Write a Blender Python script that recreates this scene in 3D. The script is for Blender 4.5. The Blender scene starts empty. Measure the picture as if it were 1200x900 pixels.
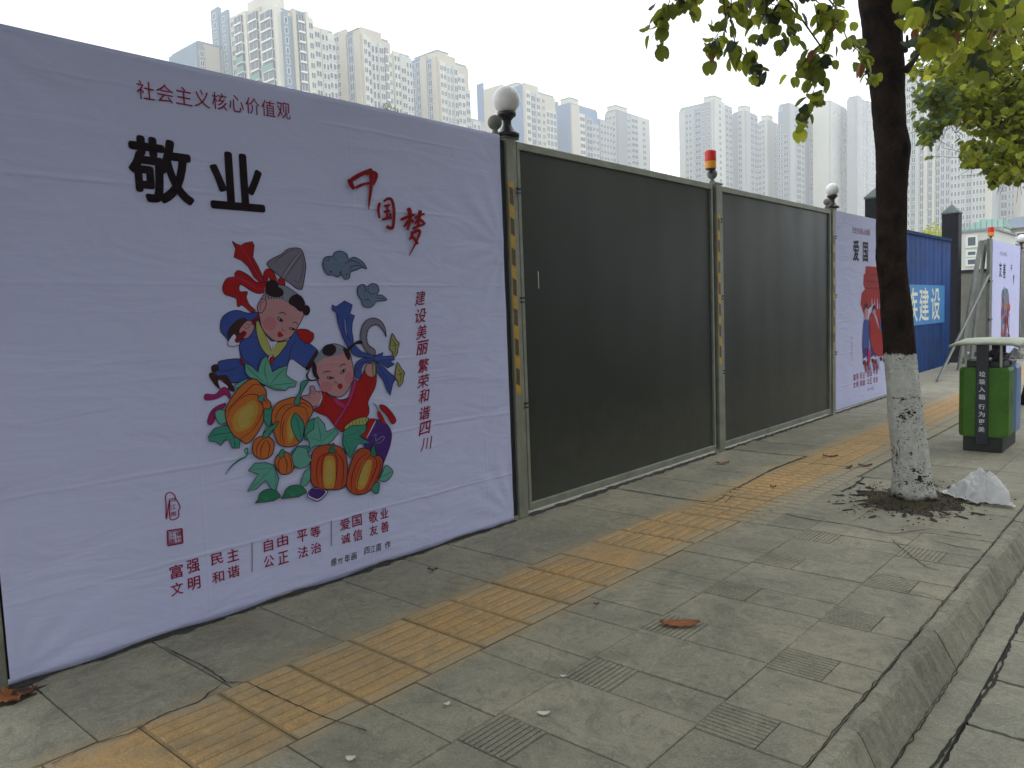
import bpy, bmesh, math, random
from mathutils import Vector, Matrix, noise
from math import radians, sin, cos, pi
random.seed(7)
sc = bpy.context.scene
C = sc.collection
# ------------------------------------------------------------------ camera
F = 910.14; PIT, YAW, ROL = radians(4.922), radians(-41.742), radians(-2.136)
CAM = Vector((0, 0, 1.5))
fw = Vector((sin(YAW)*cos(PIT), cos(YAW)*cos(PIT), -sin(PIT)))
_r = Vector((cos(YAW), -sin(YAW), 0)); _u = _r.cross(fw)
RT = _r*cos(ROL)+_u*sin(ROL); UP = -_r*sin(ROL)+_u*cos(ROL)
cd = bpy.data.cameras.new('camera'); cam = bpy.data.objects.new('camera', cd); C.objects.link(cam)
cd.sensor_width = 36; cd.lens = F/1200*36; cd.clip_start = .05; cd.clip_end = 3000
cam.matrix_world = Matrix(((RT.x, UP.x, -fw.x, CAM.x), (RT.y, UP.y, -fw.y, CAM.y), (RT.z, UP.z, -fw.z, CAM.z), (0, 0, 0, 1)))
sc.camera = cam
def ray(x, y): return RT*((x-600)/F)-UP*((y-450)/F)+fw
def onX(x, y, X): d = ray(x, y); return CAM+d*(X/d.x)
def onY(x, y, Y): d = ray(x, y); return CAM+d*(Y/d.y)
def onZ(x, y, z=0.): d = ray(x, y); return CAM+d*((z-CAM.z)/d.z)
def atD(x, y, D): return CAM+ray(x, y)*D
def proj(p):
    v = Vector(p)-CAM; w = v.dot(fw); return 600+F*v.dot(RT)/w, 450-F*v.dot(UP)/w
# ------------------------------------------------------------------ overcast sky, soft sun
SUN_EL, SUN_AZ = radians(52), radians(20)
w = bpy.data.worlds.new('World'); sc.world = w; w.use_nodes = True
nt = w.node_tree; nt.nodes.clear()
sky = nt.nodes.new('ShaderNodeTexSky'); sky.sky_type = 'NISHITA'; sky.sun_disc = False
sky.sun_elevation = SUN_EL; sky.sun_rotation = SUN_AZ; sky.dust_density = 6; sky.air_density = 1.2
mx = nt.nodes.new('ShaderNodeMix'); mx.data_type = 'RGBA'; mx.inputs[0].default_value = .9
mx.inputs[7].default_value = (11.6, 12.2, 12.8, 1)          # cloud cover over the clear sky
bg = nt.nodes.new('ShaderNodeBackground'); bg.inputs[1].default_value = .148
ow = nt.nodes.new('ShaderNodeOutputWorld')
nt.links.new(sky.outputs[0], mx.inputs[6]); nt.links.new(mx.outputs[2], bg.inputs[0]); nt.links.new(bg.outputs[0], ow.inputs[0])
ld = bpy.data.lights.new('sun', 'SUN'); ld.energy = .8; ld.angle = radians(25); ld.color = (1, .97, .94)
sun = bpy.data.objects.new('sun', ld); C.objects.link(sun)
sd = Vector((sin(SUN_AZ)*cos(SUN_EL), cos(SUN_AZ)*cos(SUN_EL), sin(SUN_EL)))
sun.rotation_euler = sd.to_track_quat('Z', 'Y').to_euler()
sc.view_settings.view_transform = 'Standard'; sc.view_settings.look = 'None'
sc.view_settings.exposure = 0; sc.view_settings.gamma = 1; sc.view_settings.use_curve_mapping = False
sc.cycles.max_bounces = 7; sc.cycles.transparent_max_bounces = 8; sc.cycles.volume_bounces = 1

# ------------------------------------------------------------------ helpers
def link(o, parent=None):
    C.objects.link(o)
    if parent is not None:
        o.parent = parent
        o.matrix_parent_inverse = Matrix.Identity(4)
    return o
def tag(o, label=None, cat=None, group=None, kind=None):
    if label: o['label'] = label
    if cat: o['category'] = cat
    if group: o['group'] = group
    if kind: o['kind'] = kind
    return o
def empty(name, loc, label, cat, group=None, rz=0):
    o = bpy.data.objects.new(name, None); o.empty_display_size = .1; link(o)
    o.location = loc; o.rotation_euler[2] = rz
    return tag(o, label, cat, group)
class MB:
    """collects geometry for ONE mesh"""
    def __init__(s): s.v = []; s.f = []; s.m = []
    def add(s, vs, fs, mi=0):
        n = len(s.v); s.v += [tuple(v) for v in vs]; s.f += [tuple(i+n for i in f) for f in fs]; s.m += [mi]*len(fs)
        return s
    def box(s, a, b, mi=0):
        x0, y0, z0 = a; x1, y1, z1 = b
        return s.add([(x0, y0, z0), (x1, y0, z0), (x1, y1, z0), (x0, y1, z0), (x0, y0, z1), (x1, y0, z1), (x1, y1, z1), (x0, y1, z1)],
              [(0, 3, 2, 1), (4, 5, 6, 7), (0, 1, 5, 4), (1, 2, 6, 5), (2, 3, 7, 6), (3, 0, 4, 7)], mi)
    def prism(s, pts, z0, z1, mi=0):
        n = len(pts)
        return s.add([(x, y, z0) for x, y in pts]+[(x, y, z1) for x, y in pts],
              [tuple(range(n-1, -1, -1)), tuple(range(n, 2*n))]+[(i, (i+1) % n, n+(i+1) % n, n+i) for i in range(n)], mi)
    def lathe(s, prof, c=(0, 0, 0), n=20, mi=0):
        vs = []; fs = []
        for r, z in prof:
            for i in range(n):
                a = 2*pi*i/n; vs.append((c[0]+r*cos(a), c[1]+r*sin(a), c[2]+z))
        for k in range(len(prof)-1):
            for i in range(n):
                j = (i+1) % n; fs.append((k*n+i, k*n+j, (k+1)*n+j, (k+1)*n+i))
        fs.append(tuple(range(n-1, -1, -1))); fs.append(tuple((len(prof)-1)*n+i for i in range(n)))
        return s.add(vs, fs, mi)
    def tube(s, pts, rads, n=8, mi=0, rough=0):
        vs = []; fs = []; pts = [Vector(p) for p in pts]
        ref = Vector((.13, .9, .31))
        for k, p in enumerate(pts):
            t = (pts[min(k+1, len(pts)-1)]-pts[max(k-1, 0)]).normalized()
            a = t.cross(ref).normalized(); b = t.cross(a)
            for i in range(n):
                an = 2*pi*i/n; rr = rads[k]
                if rough:
                    q = p*4+Vector((cos(an), sin(an), 0))*1.3
                    rr *= 1+rough*(noise.noise(q)+.5*noise.noise(q*3)+(.3*noise.noise(q*9) if n > 40 else 0))
                vs.append(p+(a*cos(an)+b*sin(an))*rr)
        for k in range(len(pts)-1):
            for i in range(n):
                j = (i+1) % n; fs.append((k*n+i, k*n+j, (k+1)*n+j, (k+1)*n+i))
        fs.append(tuple(range(n-1, -1, -1))); fs.append(tuple((len(pts)-1)*n+i for i in range(n)))
        return s.add(vs, fs, mi)
    def mesh(s, name, mats, smooth=False):
        me = bpy.data.meshes.new(name); me.from_pydata(s.v, [], s.f)
        for m in (mats if isinstance(mats, (list, tuple)) else [mats]): me.materials.append(m)
        if any(s.m): me.polygons.foreach_set('material_index', s.m)
        if smooth: me.polygons.foreach_set('use_smooth', [True]*len(me.polygons))
        me.update(); return me
    def build(s, name, mats, parent=None, smooth=False, bevel=0):
        o = bpy.data.objects.new(name, s.mesh(name, mats, smooth)); link(o, parent)
        if bevel:
            b = o.modifiers.new('bevel', 'BEVEL'); b.width = bevel; b.segments = 2; b.limit_method = 'ANGLE'
        return o
def inst(name, me, parent=None, loc=(0, 0, 0), rot=(0, 0, 0), scale=(1, 1, 1)):
    o = bpy.data.objects.new(name, me); link(o, parent); o.location = loc; o.rotation_euler = rot; o.scale = scale
    return o

# ------------------------------------------------------------------ materials
def mat(name, col, rough=.7, var=.0, vscale=3., bump=0., bscale=40., metal=0., col2=None, coord='world', spec=.5, rnd=0., trans=0., fine=0.):
    m = bpy.data.materials.new(name); m.use_nodes = True; t = m.node_tree; N = t.nodes; L = t.links
    b = N['Principled BSDF']; b.inputs['Roughness'].default_value = rough; b.inputs['Metallic'].default_value = metal
    b.inputs['Specular IOR Level'].default_value = spec
    if coord == 'world': g = N.new('ShaderNodeNewGeometry').outputs['Position']
    else: g = N.new('ShaderNodeTexCoord').outputs['Object']
    c = N.new('ShaderNodeRGB'); c.outputs[0].default_value = (*col, 1); out = c.outputs[0]
    def mixc(fac, a, bcol, mode='MIX'):
        k = N.new('ShaderNodeMix'); k.data_type = 'RGBA'; k.blend_type = mode
        if isinstance(fac, float): k.inputs[0].default_value = fac
        else: L.new(fac, k.inputs[0])
        L.new(a, k.inputs[6])
        if isinstance(bcol, tuple): k.inputs[7].default_value = (*bcol, 1)
        else: L.new(bcol, k.inputs[7])
        return k.outputs[2]
    def nz(scale, detail=5, rgh=.6, dist=0.):
        n = N.new('ShaderNodeTexNoise'); n.inputs['Scale'].default_value = scale; n.inputs['Detail'].default_value = detail
        n.inputs['Roughness'].default_value = rgh; n.inputs['Distortion'].default_value = dist; L.new(g, n.inputs['Vector']); return n.outputs[0]
    def ramp(x, a, b_):
        r = N.new('ShaderNodeMapRange'); r.inputs[1].default_value = a; r.inputs[2].default_value = b_; L.new(x, r.inputs[0]); return r.outputs[0]
    if var or col2:
        c2 = col2 or tuple(x*(1-var) for x in col)
        out = mixc(ramp(nz(vscale, 6, .65, .3), .35, .65), out, c2)
    if fine:
        f = N.new('ShaderNodeMapRange'); f.inputs[1].default_value = .3; f.inputs[2].default_value = .7
        f.inputs[3].default_value = 1-fine; f.inputs[4].default_value = 1+fine; L.new(nz(130, 3, .7), f.inputs[0])
        k = N.new('ShaderNodeVectorMath'); k.operation = 'SCALE'; L.new(out, k.inputs[0]); L.new(f.outputs[0], k.inputs['Scale']); out = k.outputs[0]
    if rnd:
        oi = N.new('ShaderNodeObjectInfo'); f = N.new('ShaderNodeMapRange'); f.inputs[3].default_value = 1-rnd; f.inputs[4].default_value = 1+rnd
        L.new(oi.outputs['Random'], f.inputs[0]); k = N.new('ShaderNodeVectorMath'); k.operation = 'SCALE'
        L.new(out, k.inputs[0]); L.new(f.outputs[0], k.inputs['Scale']); out = k.outputs[0]
    L.new(out, b.inputs['Base Color'])
    if bump:
        bn = N.new('ShaderNodeBump'); bn.inputs['Strength'].default_value = min(1, bump); bn.inputs['Distance'].default_value = .01*max(1, bump)
        L.new(nz(bscale, 6, .65), bn.inputs['Height']); L.new(bn.outputs[0], b.inputs['Normal'])
    if trans:
        tr = N.new('ShaderNodeBsdfTranslucent'); L.new(out, tr.inputs[0]); ms = N.new('ShaderNodeMixShader'); ms.inputs[0].default_value = trans
        L.new(b.outputs[0], ms.inputs[1]); L.new(tr.outputs[0], ms.inputs[2]); L.new(ms.outputs[0], N['Material Output'].inputs[0])
    m['h'] = 1
    m.diffuse_color = (*col, 1)
    return m
M = {}
def paving(name, cola, colb, stain, extra=None):
    m = mat(name, cola, .82, col2=colb, vscale=1.6, bump=.6, bscale=45, rnd=.08, fine=.28)
    t = m.node_tree; N = t.nodes; L = t.links; b = N['Principled BSDF']
    src = b.inputs['Base Color'].links[0].from_socket; g = N.new('ShaderNodeNewGeometry').outputs['Position']
    def layer(src, scale, lo, hi, col, amt, dist=1.5, det=8, stretch=None):
        n = N.new('ShaderNodeTexNoise'); n.inputs['Scale'].default_value = scale; n.inputs['Detail'].default_value = det; n.inputs['Distortion'].default_value = dist
        n.inputs['Roughness'].default_value = .7
        if stretch:
            mp = N.new('ShaderNodeMapping'); mp.inputs['Scale'].default_value = stretch[0]; mp.inputs['Rotation'].default_value = (0, 0, stretch[1]); L.new(g, mp.inputs[0]); L.new(mp.outputs[0], n.inputs['Vector'])
        else: L.new(g, n.inputs['Vector'])
        r = N.new('ShaderNodeMapRange'); r.inputs[1].default_value = lo; r.inputs[2].default_value = hi; r.inputs[4].default_value = amt; L.new(n.outputs[0], r.inputs[0])
        k = N.new('ShaderNodeMix'); k.data_type = 'RGBA'; L.new(r.outputs[0], k.inputs[0]); L.new(src, k.inputs[6]); k.inputs[7].default_value = (*col, 1)
        return k.outputs[2]
    src = layer(src, 3.3, .5, .72, stain, .65)
    src = layer(src, 9., .56, .7, tuple(min(1, c*1.5) for c in cola), .4)
    src = layer(src, 7., .55, .75, tuple(min(1, c*1.45) for c in cola), .35, 3, 8, ((1, .25, 1), .5))
    src = layer(src, 30., .6, .72, tuple(c*.45 for c in stain), .6, .5)
    src = layer(src, 4.2, .52, .60, tuple(c*.72 for c in colb), .5, 4, 10)
    src = layer(src, 16., .56, .64, tuple(min(1, c*1.35) for c in cola), .55, 5, 10)
    src = layer(src, 1.1, .5, .7, tuple(c*.75 for c in stain), .4, 1)
    if extra: src = layer(src, *extra)
    L.new(src, b.inputs['Base Color']); return m
def edgemix(m, col, f):
    # worn, dirty border of the yellow strip: the colour fades unevenly across the joint
    t = m.node_tree; N = t.nodes; L = t.links; b = N['Principled BSDF']; src = b.inputs['Base Color'].links[0].from_socket
    g = N.new('ShaderNodeNewGeometry').outputs['Position']; sp = N.new('ShaderNodeSeparateXYZ'); L.new(g, sp.inputs[0])
    n = N.new('ShaderNodeTexNoise'); n.inputs['Scale'].default_value = 5; n.inputs['Detail'].default_value = 7; n.inputs['Roughness'].default_value = .7; L.new(g, n.inputs['Vector'])
    def ma(op, a, b_):
        k = N.new('ShaderNodeMath'); k.operation = op
        for i, q in enumerate((a, b_)):
            if isinstance(q, (int, float)): k.inputs[i].default_value = q
            else: L.new(q, k.inputs[i])
        return k.outputs[0]
    d = ma('ABSOLUTE', ma('ADD', sp.outputs[0], 2.705), 0); d = ma('ADD', d, ma('MULTIPLY', ma('SUBTRACT', n.outputs[0], .5), .34))
    r = N.new('ShaderNodeMapRange'); r.inputs[1].default_value = f[0]; r.inputs[2].default_value = f[1]; r.inputs[3].default_value = f[2]; r.inputs[4].default_value = f[3]; L.new(d, r.inputs[0])
    k = N.new('ShaderNodeMix'); k.data_type = 'RGBA'; L.new(r.outputs[0], k.inputs[0]); L.new(src, k.inputs[6]); k.inputs[7].default_value = (*col, 1); L.new(k.outputs[2], b.inputs['Base Color'])
M['slab'] = paving('grey_paving', (.325, .30, .225), (.215, .207, .165), (.135, .13, .106))
edgemix(M['slab'], (.42, .29, .14), (.25, .38, .6, 0))
M['yellow'] = paving('ochre_paving', (.52, .315, .125), (.44, .29, .135), (.28, .225, .14), (2.2, .5, .68, (.31, .28, .20), .5))
edgemix(M['yellow'], (.31, .29, .22), (.18, .33, 0, .85))
M['yellowd'] = paving('ochre_groove_dirt', (.38, .25, .105), (.31, .22, .11), (.2, .16, .10))
edgemix(M['yellowd'], (.2, .185, .14), (.18, .33, 0, .85))
M['kerb'] = paving('kerb_concrete', (.33, .31, .24), (.22, .21, .165), (.11, .105, .085))
M['gutter'] = paving('gutter_concrete', (.33, .315, .25), (.27, .26, .21), (.18, .175, .145))
M['road'] = mat('road_asphalt', (.055, .053, .05), .85, .3, 2, .6, 90, fine=.3)
M['joint'] = mat('joint_dirt', (.15, .138, .105), .95, .4, 12, .5, 80, fine=.3)
M['crack_or_shade'] = mat('crack_dirt_or_shade', (.035, .032, .027), .95, .4, 12, .5, 80)
M['soil'] = mat('soil', (.065, .048, .034), .95, .5, 14, .9, 60, fine=.4)
M['site'] = mat('site_earth', (.22, .19, .14), .95, .3, .3, .3, 3)
M['alu'] = mat('weathered_steel', (.30, .31, .255), .5, .3, 5, .1, 30, metal=.25, fine=.1)
M['alud'] = mat('dark_post_steel', (.16, .17, .15), .55, .3, 5, .1, 30, metal=.2)
def panelmat():
    m = mat('panel_sheet', (.027, .032, .026), .3, .18, .8, .05, 7, fine=.05, spec=.28); t = m.node_tree; N = t.nodes; L = t.links; b = N['Principled BSDF']
    src = b.inputs['Base Color'].links[0].from_socket; g = N.new('ShaderNodeNewGeometry').outputs['Position']
    def nz(sc_, st, d=6):
        mp = N.new('ShaderNodeMapping'); mp.inputs['Scale'].default_value = st; L.new(g, mp.inputs[0]); n = N.new('ShaderNodeTexNoise'); n.inputs['Scale'].default_value = sc_; n.inputs['Detail'].default_value = d; n.inputs['Roughness'].default_value = .65; L.new(mp.outputs[0], n.inputs['Vector']); return n.outputs[0]
    def mr(x, a, b_, c=0, d=1):
        k = N.new('ShaderNodeMapRange'); [setattr(k.inputs[i+1], 'default_value', v) for i, v in enumerate((a, b_, c, d))]; L.new(x, k.inputs[0]); return k.outputs[0]
    def mix(f, a, col):
        k = N.new('ShaderNodeMix'); k.data_type = 'RGBA'; L.new(f, k.inputs[0]); L.new(a, k.inputs[6]); k.inputs[7].default_value = (*col, 1); return k.outputs[2]
    src = mix(mr(nz(7, (1, 1, .05)), .5, .75, 0, .09), src, (.06, .06, .05))     # run-down dust
    src = mix(mr(nz(26, (1, 1, .06), 3), .6, .72, 0, .06), src, (.07, .07, .058))
    sp = N.new('ShaderNodeSeparateXYZ'); L.new(g, sp.inputs[0]); a = N.new('ShaderNodeMath'); a.operation = 'ADD'; L.new(sp.outputs[2], a.inputs[0])
    q = N.new('ShaderNodeMath'); q.operation = 'MULTIPLY'; L.new(nz(5, (1, 1, 1)), q.inputs[0]); q.inputs[1].default_value = -.9; L.new(q.outputs[0], a.inputs[1])
    src = mix(mr(a.outputs[0], .35, -.35, 0, .4), src, (.10, .10, .08))             # mud splashed from the ground
    L.new(src, b.inputs['Base Color']); L.new(mr(nz(3, (1, 1, .3)), .3, .7, .34, .44), b.inputs['Roughness']); return m
M['panel'] = panelmat()
M['black'] = mat('black_plastic', (.018, .016, .022), .35)
M['gap'] = mat('gap_shade', (.012, .013, .018), .8)  # near-black colour standing in for shade in the gaps beside the posts
M['tapey'] = mat('yellow_tape', (.62, .36, .03), .45, .25, 20)
M['tapek'] = mat('black_tape', (.03, .028, .03), .5, .5, 60, col2=(.12, .10, .05))
M['globe'] = mat('milk_glass', (.86, .84, .86), .25)
M['ball'] = mat('grey_green_ball', (.19, .20, .17), .55, .3, 20)
M['red'] = mat('red_lens', (.75, .02, .012), .22)
M['orange'] = mat('amber_lens', (.85, .33, .02), .3)
M['pillar'] = mat('dark_stone_pillar', (.010, .010, .018), .6, .3, 2, spec=.2)
M['cap'] = mat('pillar_cap', (.10, .135, .125), .6, .3, 5)
M['blue'] = mat('blue_hoarding', (.004, .045, .19), .7, .35, 1.2, .1, 5, col2=(.003, .028, .11), spec=.08)
M['lblue'] = mat('light_blue_print', (.03, .25, .60), .5, .15, 3)
M['white'] = mat('white_print', (.78, .80, .70), .5)
M['concrete'] = mat('wall_concrete', (.27, .265, .225), .85, .25, 1.5, .3, 20, fine=.06)
M['green'] = mat('green_bin_plastic', (.075, .20, .022), .5, .3, 5, .08, 30, fine=.12, spec=.3)
M['bblue'] = mat('blue_bin_plastic', (.17, .27, .52), .4, .15, 4)
M['binpost'] = mat('dark_bin_metal', (.02, .025, .035), .4)
M['binbase'] = mat('bin_base_metal', (.028, .032, .028), .6, .3, 10)
M['lid'] = mat('grey_green_lid', (.52, .56, .47), .6, .25, 6, fine=.1)
M['bagw'] = mat('white_bag', (.74, .74, .76), .35, .12, 8, trans=.35)
M['bagp'] = mat('purple_bag', (.05, .035, .085), .35, .3, 9)
M['script'] = mat('bin_lettering', (.62, .68, .72), .6)
M['bark'] = mat('bark', (.02, .013, .011), .95, .5, 9, 1., 45, fine=.35, spec=.1)
M['twig'] = mat('twig', (.05, .035, .025), .9)
M['litter'] = mat('dry_leaf', (.42, .14, .045), .8, .4, 40, col2=(.22, .08, .03), trans=.1)
M['litterd'] = mat('dark_dry_leaf', (.13, .045, .03), .85, .4, 40)
M['paper'] = mat('paper_scrap', (.7, .7, .62), .7)
M['grass'] = mat('grass_blade', (.13, .14, .035), .8, .5, 9, trans=.2)
def leafmat(n, a, b, tr): return mat(n, a, .5, vscale=2.2, col2=b, rnd=.28, trans=tr)
M['leaf'] = leafmat('leaf_green', (.30, .34, .035), (.17, .21, .025), .6)
M['leafy'] = leafmat('leaf_yellow_green', (.50, .50, .05), (.30, .36, .04), .65)
M['leafd'] = leafmat('leaf_dark', (.05, .075, .03), (.03, .05, .022), .3)
M['leafb'] = leafmat('leaf_brown', (.28, .12, .04), (.2, .08, .03), .35)
M['leaft'] = leafmat('leaf_bluish', (.20, .27, .11), (.13, .19, .08), .5)
# far buildings
def wallm(n, c): return mat(n, c, .85, .12, .05)
M['cream'] = wallm('cream_render', (.62, .61, .51)); M['beige'] = wallm('beige_render', (.52, .48, .385)); M['white_r'] = wallm('white_render', (.50, .53, .48))
M['bgrey'] = wallm('blue_grey_render', (.19, .27, .34)); M['bstrip'] = wallm('blue_glazed_strip', (.14, .23, .38)); M['grey'] = wallm('grey_render', (.24, .275, .295))
M['lgrey'] = wallm('pale_grey_render', (.37, .395, .39)); M['bbrick'] = wallm('brown_tile_wall', (.42, .36, .30))
M['glass'] = mat('window_glass', (.05, .08, .12), .2, .3, .2); M['frame'] = mat('window_frame', (.72, .74, .68), .6)
M['teal'] = mat('teal_net', (.16, .33, .27), .8, .2, .3); M['slate'] = mat('slate_roof', (.13, .17, .22), .8, .2, .2)
M['whiteb'] = mat('white_site_wall', (.62, .64, .58), .8, .1, .5)

# ------------------------------------------------------------------ ground
def slabobj(name, x0, x1, y0, y1, m, parent, top=0., bot=-.03, gap=.004, cache={}):
    key = (round(x1-x0, 3), round(y1-y0, 3), m.name)
    if key not in cache:
        hx, hy = (x1-x0)/2-gap*.35, (y1-y0)/2-gap*.8; e = .003
        mb = MB()
        mb.add([(-hx, -hy, bot), (hx, -hy, bot), (hx, hy, bot), (-hx, hy, bot), (-hx, -hy, -e), (hx, -hy, -e), (hx, hy, -e), (-hx, hy, -e),
                (-hx+e, -hy+e, 0), (hx-e, -hy+e, 0), (hx-e, hy-e, 0), (-hx+e, hy-e, 0)],
               [(0, 1, 5, 4), (1, 2, 6, 5), (2, 3, 7, 6), (3, 0, 4, 7), (4, 5, 9, 8), (5, 6, 10, 9), (6, 7, 11, 10), (7, 4, 8, 11), (8, 9, 10, 11)])
        cache[key] = mb.mesh(name, m)
    return inst(name, cache[key], parent, ((x0+x1)/2, (y0+y1)/2, top+random.uniform(-.0025, .0025)), (random.gauss(0, .0012), random.gauss(0, .0012), random.gauss(0, .0015)))
gm = MB(); gm.box((-700, -300, -.6), (-4.75, 1300, -.03)); tag(gm.build('construction_site_ground', M['site']), kind='structure')
gm = MB(); gm.box((-.665, -12, -.6), (60, 400, -.165)); gm.box((60, -300, -.6), (900, 1300, -.175)); tag(gm.build('road', M['road']), kind='structure')
pav = MB().box((-4.75, -12, -.6), (-.93, 14., -.0065)).build('pavement', M['joint']); tag(pav, kind='structure')
far = MB().box((-4.75, 14., -.6), (-.93, 400, -.002)).build('far_pavement', M['slab']); tag(far, kind='structure')
# between kerb and fence: the wide grey slabs with their small grooved squares
def grooved():
    mb = MB(); h = .113; mb.box((-h, -h, -.03), (h, h, -.004))
    n = 9
    for i in range(n):
        c = -h+(i+.5)*2*h/n; q = h/n*.74
        mb.box((-h, c-q, -.004), (h, c+q, 0))
    return mb.mesh('grooved_slab', M['slab'])
GR = grooved()
P0 = .612; ya = 3.025
k = 0
for r in range(-4, 9):
    y = ya+r*P0
    if y > 5.3: break
    for ci, xg in enumerate((-2.47, -1.845, -1.22)):
        yy = y+(.03 if ci == 1 else 0)
        gx0, gx1 = xg-.115, xg+.115
        x1 = -.93 if ci == 2 else xg+.51
        x0c = max(gx0, -2.413)
        if gx0 > -2.4:
            o = inst('slab', GR, pav, (xg, yy+.115, random.uniform(-.002, .001)), (0, 0, random.choice((0, 0, pi/2))))
        slabobj('slab', -2.413 if ci == 0 else gx1, x1, yy, yy+.23, M['slab'], pav)
        slabobj('slab', x0c, x1 if ci == 2 else xg+.51, yy+.23, yy+P0+(.03 if ci == 0 else -.03 if ci == 1 else 0)*0, M['slab'], pav)
yend = ya+4*P0
for a, b in ((yend, 6.17), (6.17, 7.0), (7.0, 7.8), (7.8, 8.6), (8.6, 9.5), (9.5, 10.5), (10.5, 11.6), (11.6, 12.8), (12.8, 14.)):
    xs = [-2.2, -1.3, -.93] if a >= 7 else ([-2.41, -1.78, -.93] if a < 6 else [-2.3, -2.04])
    if 6 < a < 7:
        slabobj('slab', -2.3, -2.03, a, b, M['slab'], pav); slabobj('slab', -1.22, -.93, a, b, M['slab'], pav)
        continue
    for x0, x1 in zip(xs, xs[1:]): slabobj('slab', x0, x1, a, b, M['slab'], pav)
# fence side slabs
js = [-1, -.2, .45, 1.0, 1.53, 2.1, 2.62, 3.105, 3.49, 4.38, 4.81, 5.46, 6.05, 6.6, 7.1, 7.68, 8.3, 9.0, 9.7, 10.4, 11.1, 11.9, 12.9, 14.]
for a, b in zip(js, js[1:]):
    xi = -3.0 if a < 4.5 else -2.9
    slabobj('slab', -3.72 if a < 9 else -4.2, xi, a, b, M['slab'], pav)
    slabobj('slab', -4.6, -3.72 if a < 9 else -4.2, a, b, M['slab'], pav)
# tactile tiles
def tactile(w, l, kind):
    mb = MB(); mb.box((-w/2+.003, -l/2+.003, -.03), (w/2-.003, l/2-.003, 0), 0 if kind == 1 else 1)
    n = 8
    if kind == 2:
        for i in range(5):
            for j in range(3):
                cx = -w/2+(i+.5)*w/5; cy = -l/2+(j+.5)*l/3; a, b = w/5*.42, l/3*.42
                mb.add([(cx-a, cy-b, 0), (cx+a, cy-b, 0), (cx+a, cy+b, 0), (cx-a, cy+b, 0), (cx-a+.012, cy-b+.012, .005), (cx+a-.012, cy-b+.012, .005), (cx+a-.012, cy+b-.012, .005), (cx-a+.012, cy+b-.012, .005)],
                       [(0, 1, 5, 4), (1, 2, 6, 5), (2, 3, 7, 6), (3, 0, 4, 7), (4, 5, 6, 7)])
        return mb.mesh('tactile_tile', [M['yellow'], M['yellowd']])
    hgt = (.005, .0022)[kind]
    for i in range(n):
        cx = -w/2+(i+.5)*w/n; q = w/n*.41
        mb.add([(cx-q, -l/2+.015, 0), (cx+q, -l/2+.015, 0), (cx+q, l/2-.015, 0), (cx-q, l/2-.015, 0), (cx-q+.012, -l/2+.022, hgt), (cx+q-.012, -l/2+.022, hgt), (cx+q-.012, l/2-.022, hgt), (cx-q+.012, l/2-.022, hgt)],
               [(0, 1, 5, 4), (1, 2, 6, 5), (2, 3, 7, 6), (3, 0, 4, 7), (4, 5, 6, 7)])
    return mb.mesh('tactile_tile', [M['yellow'], M['yellowd']])
tm = [tactile(.585, .327, 0), tactile(.585, .327, 1), tactile(.68, .327, 2)]
y = -.5; i = 0
while y < 14:
    x = -2.705 if y < 4.8 else -2.56
    if y < .9: kk = 1
    elif y < 3.1: kk = 0
    elif y < 4.0: kk = 1 if i % 4 == 1 else 0
    elif y < 5: kk = 0
    else: kk = 2
    inst('tactile_tile', tm[kk], pav, (x, y+.165, random.uniform(-.002, .002)), (random.gauss(0, .001), random.gauss(0, .001), 0))
    y += .3275; i += 1
for k2 in range(10):
    pass
fp = MB()
for j in range(60):
    fp.box((-2.9-j*.01, 14+j*.33, 0), (-2.25-j*.01, 14+j*.33+.15, .004)); fp.box((-2.9-j*.01, 14.16+j*.33, 0), (-2.25-j*.01, 14.16+j*.33+.15, .004))
tag(fp.build('tactile_strip', M['yellow'], far), kind='stuff')
# tree pit: perforated slabs with soil filled slots
tx, ty = -1.63, 6.38
pit = MB().box((-2.03, 6.17, -.03), (-1.22, 7.0, -.003)).build('tree_pit_slab', M['slab'], pav)
slot = MB(); slot.lathe([(1, 0), (.98, .0025)], n=10)
slotme = slot.mesh('soil_slot', M['crack_or_shade'])
rs_ = random.Random(3)
for k2 in range(34):
    a = 2*pi*k2/17+.1+rs_.gauss(0, .05); rr = (.38 if k2 < 17 else .52)+rs_.gauss(0, .015)
    if rs_.random() < .25: continue
    px_, py_ = tx+rr*cos(a)*1.0, ty+rr*sin(a)*1.35
    if px_ > -.98: continue
    inst('soil_slot', slotme, pav, (px_, py_, .0025), (0, 0, a), (.052, .016, 1))
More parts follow.
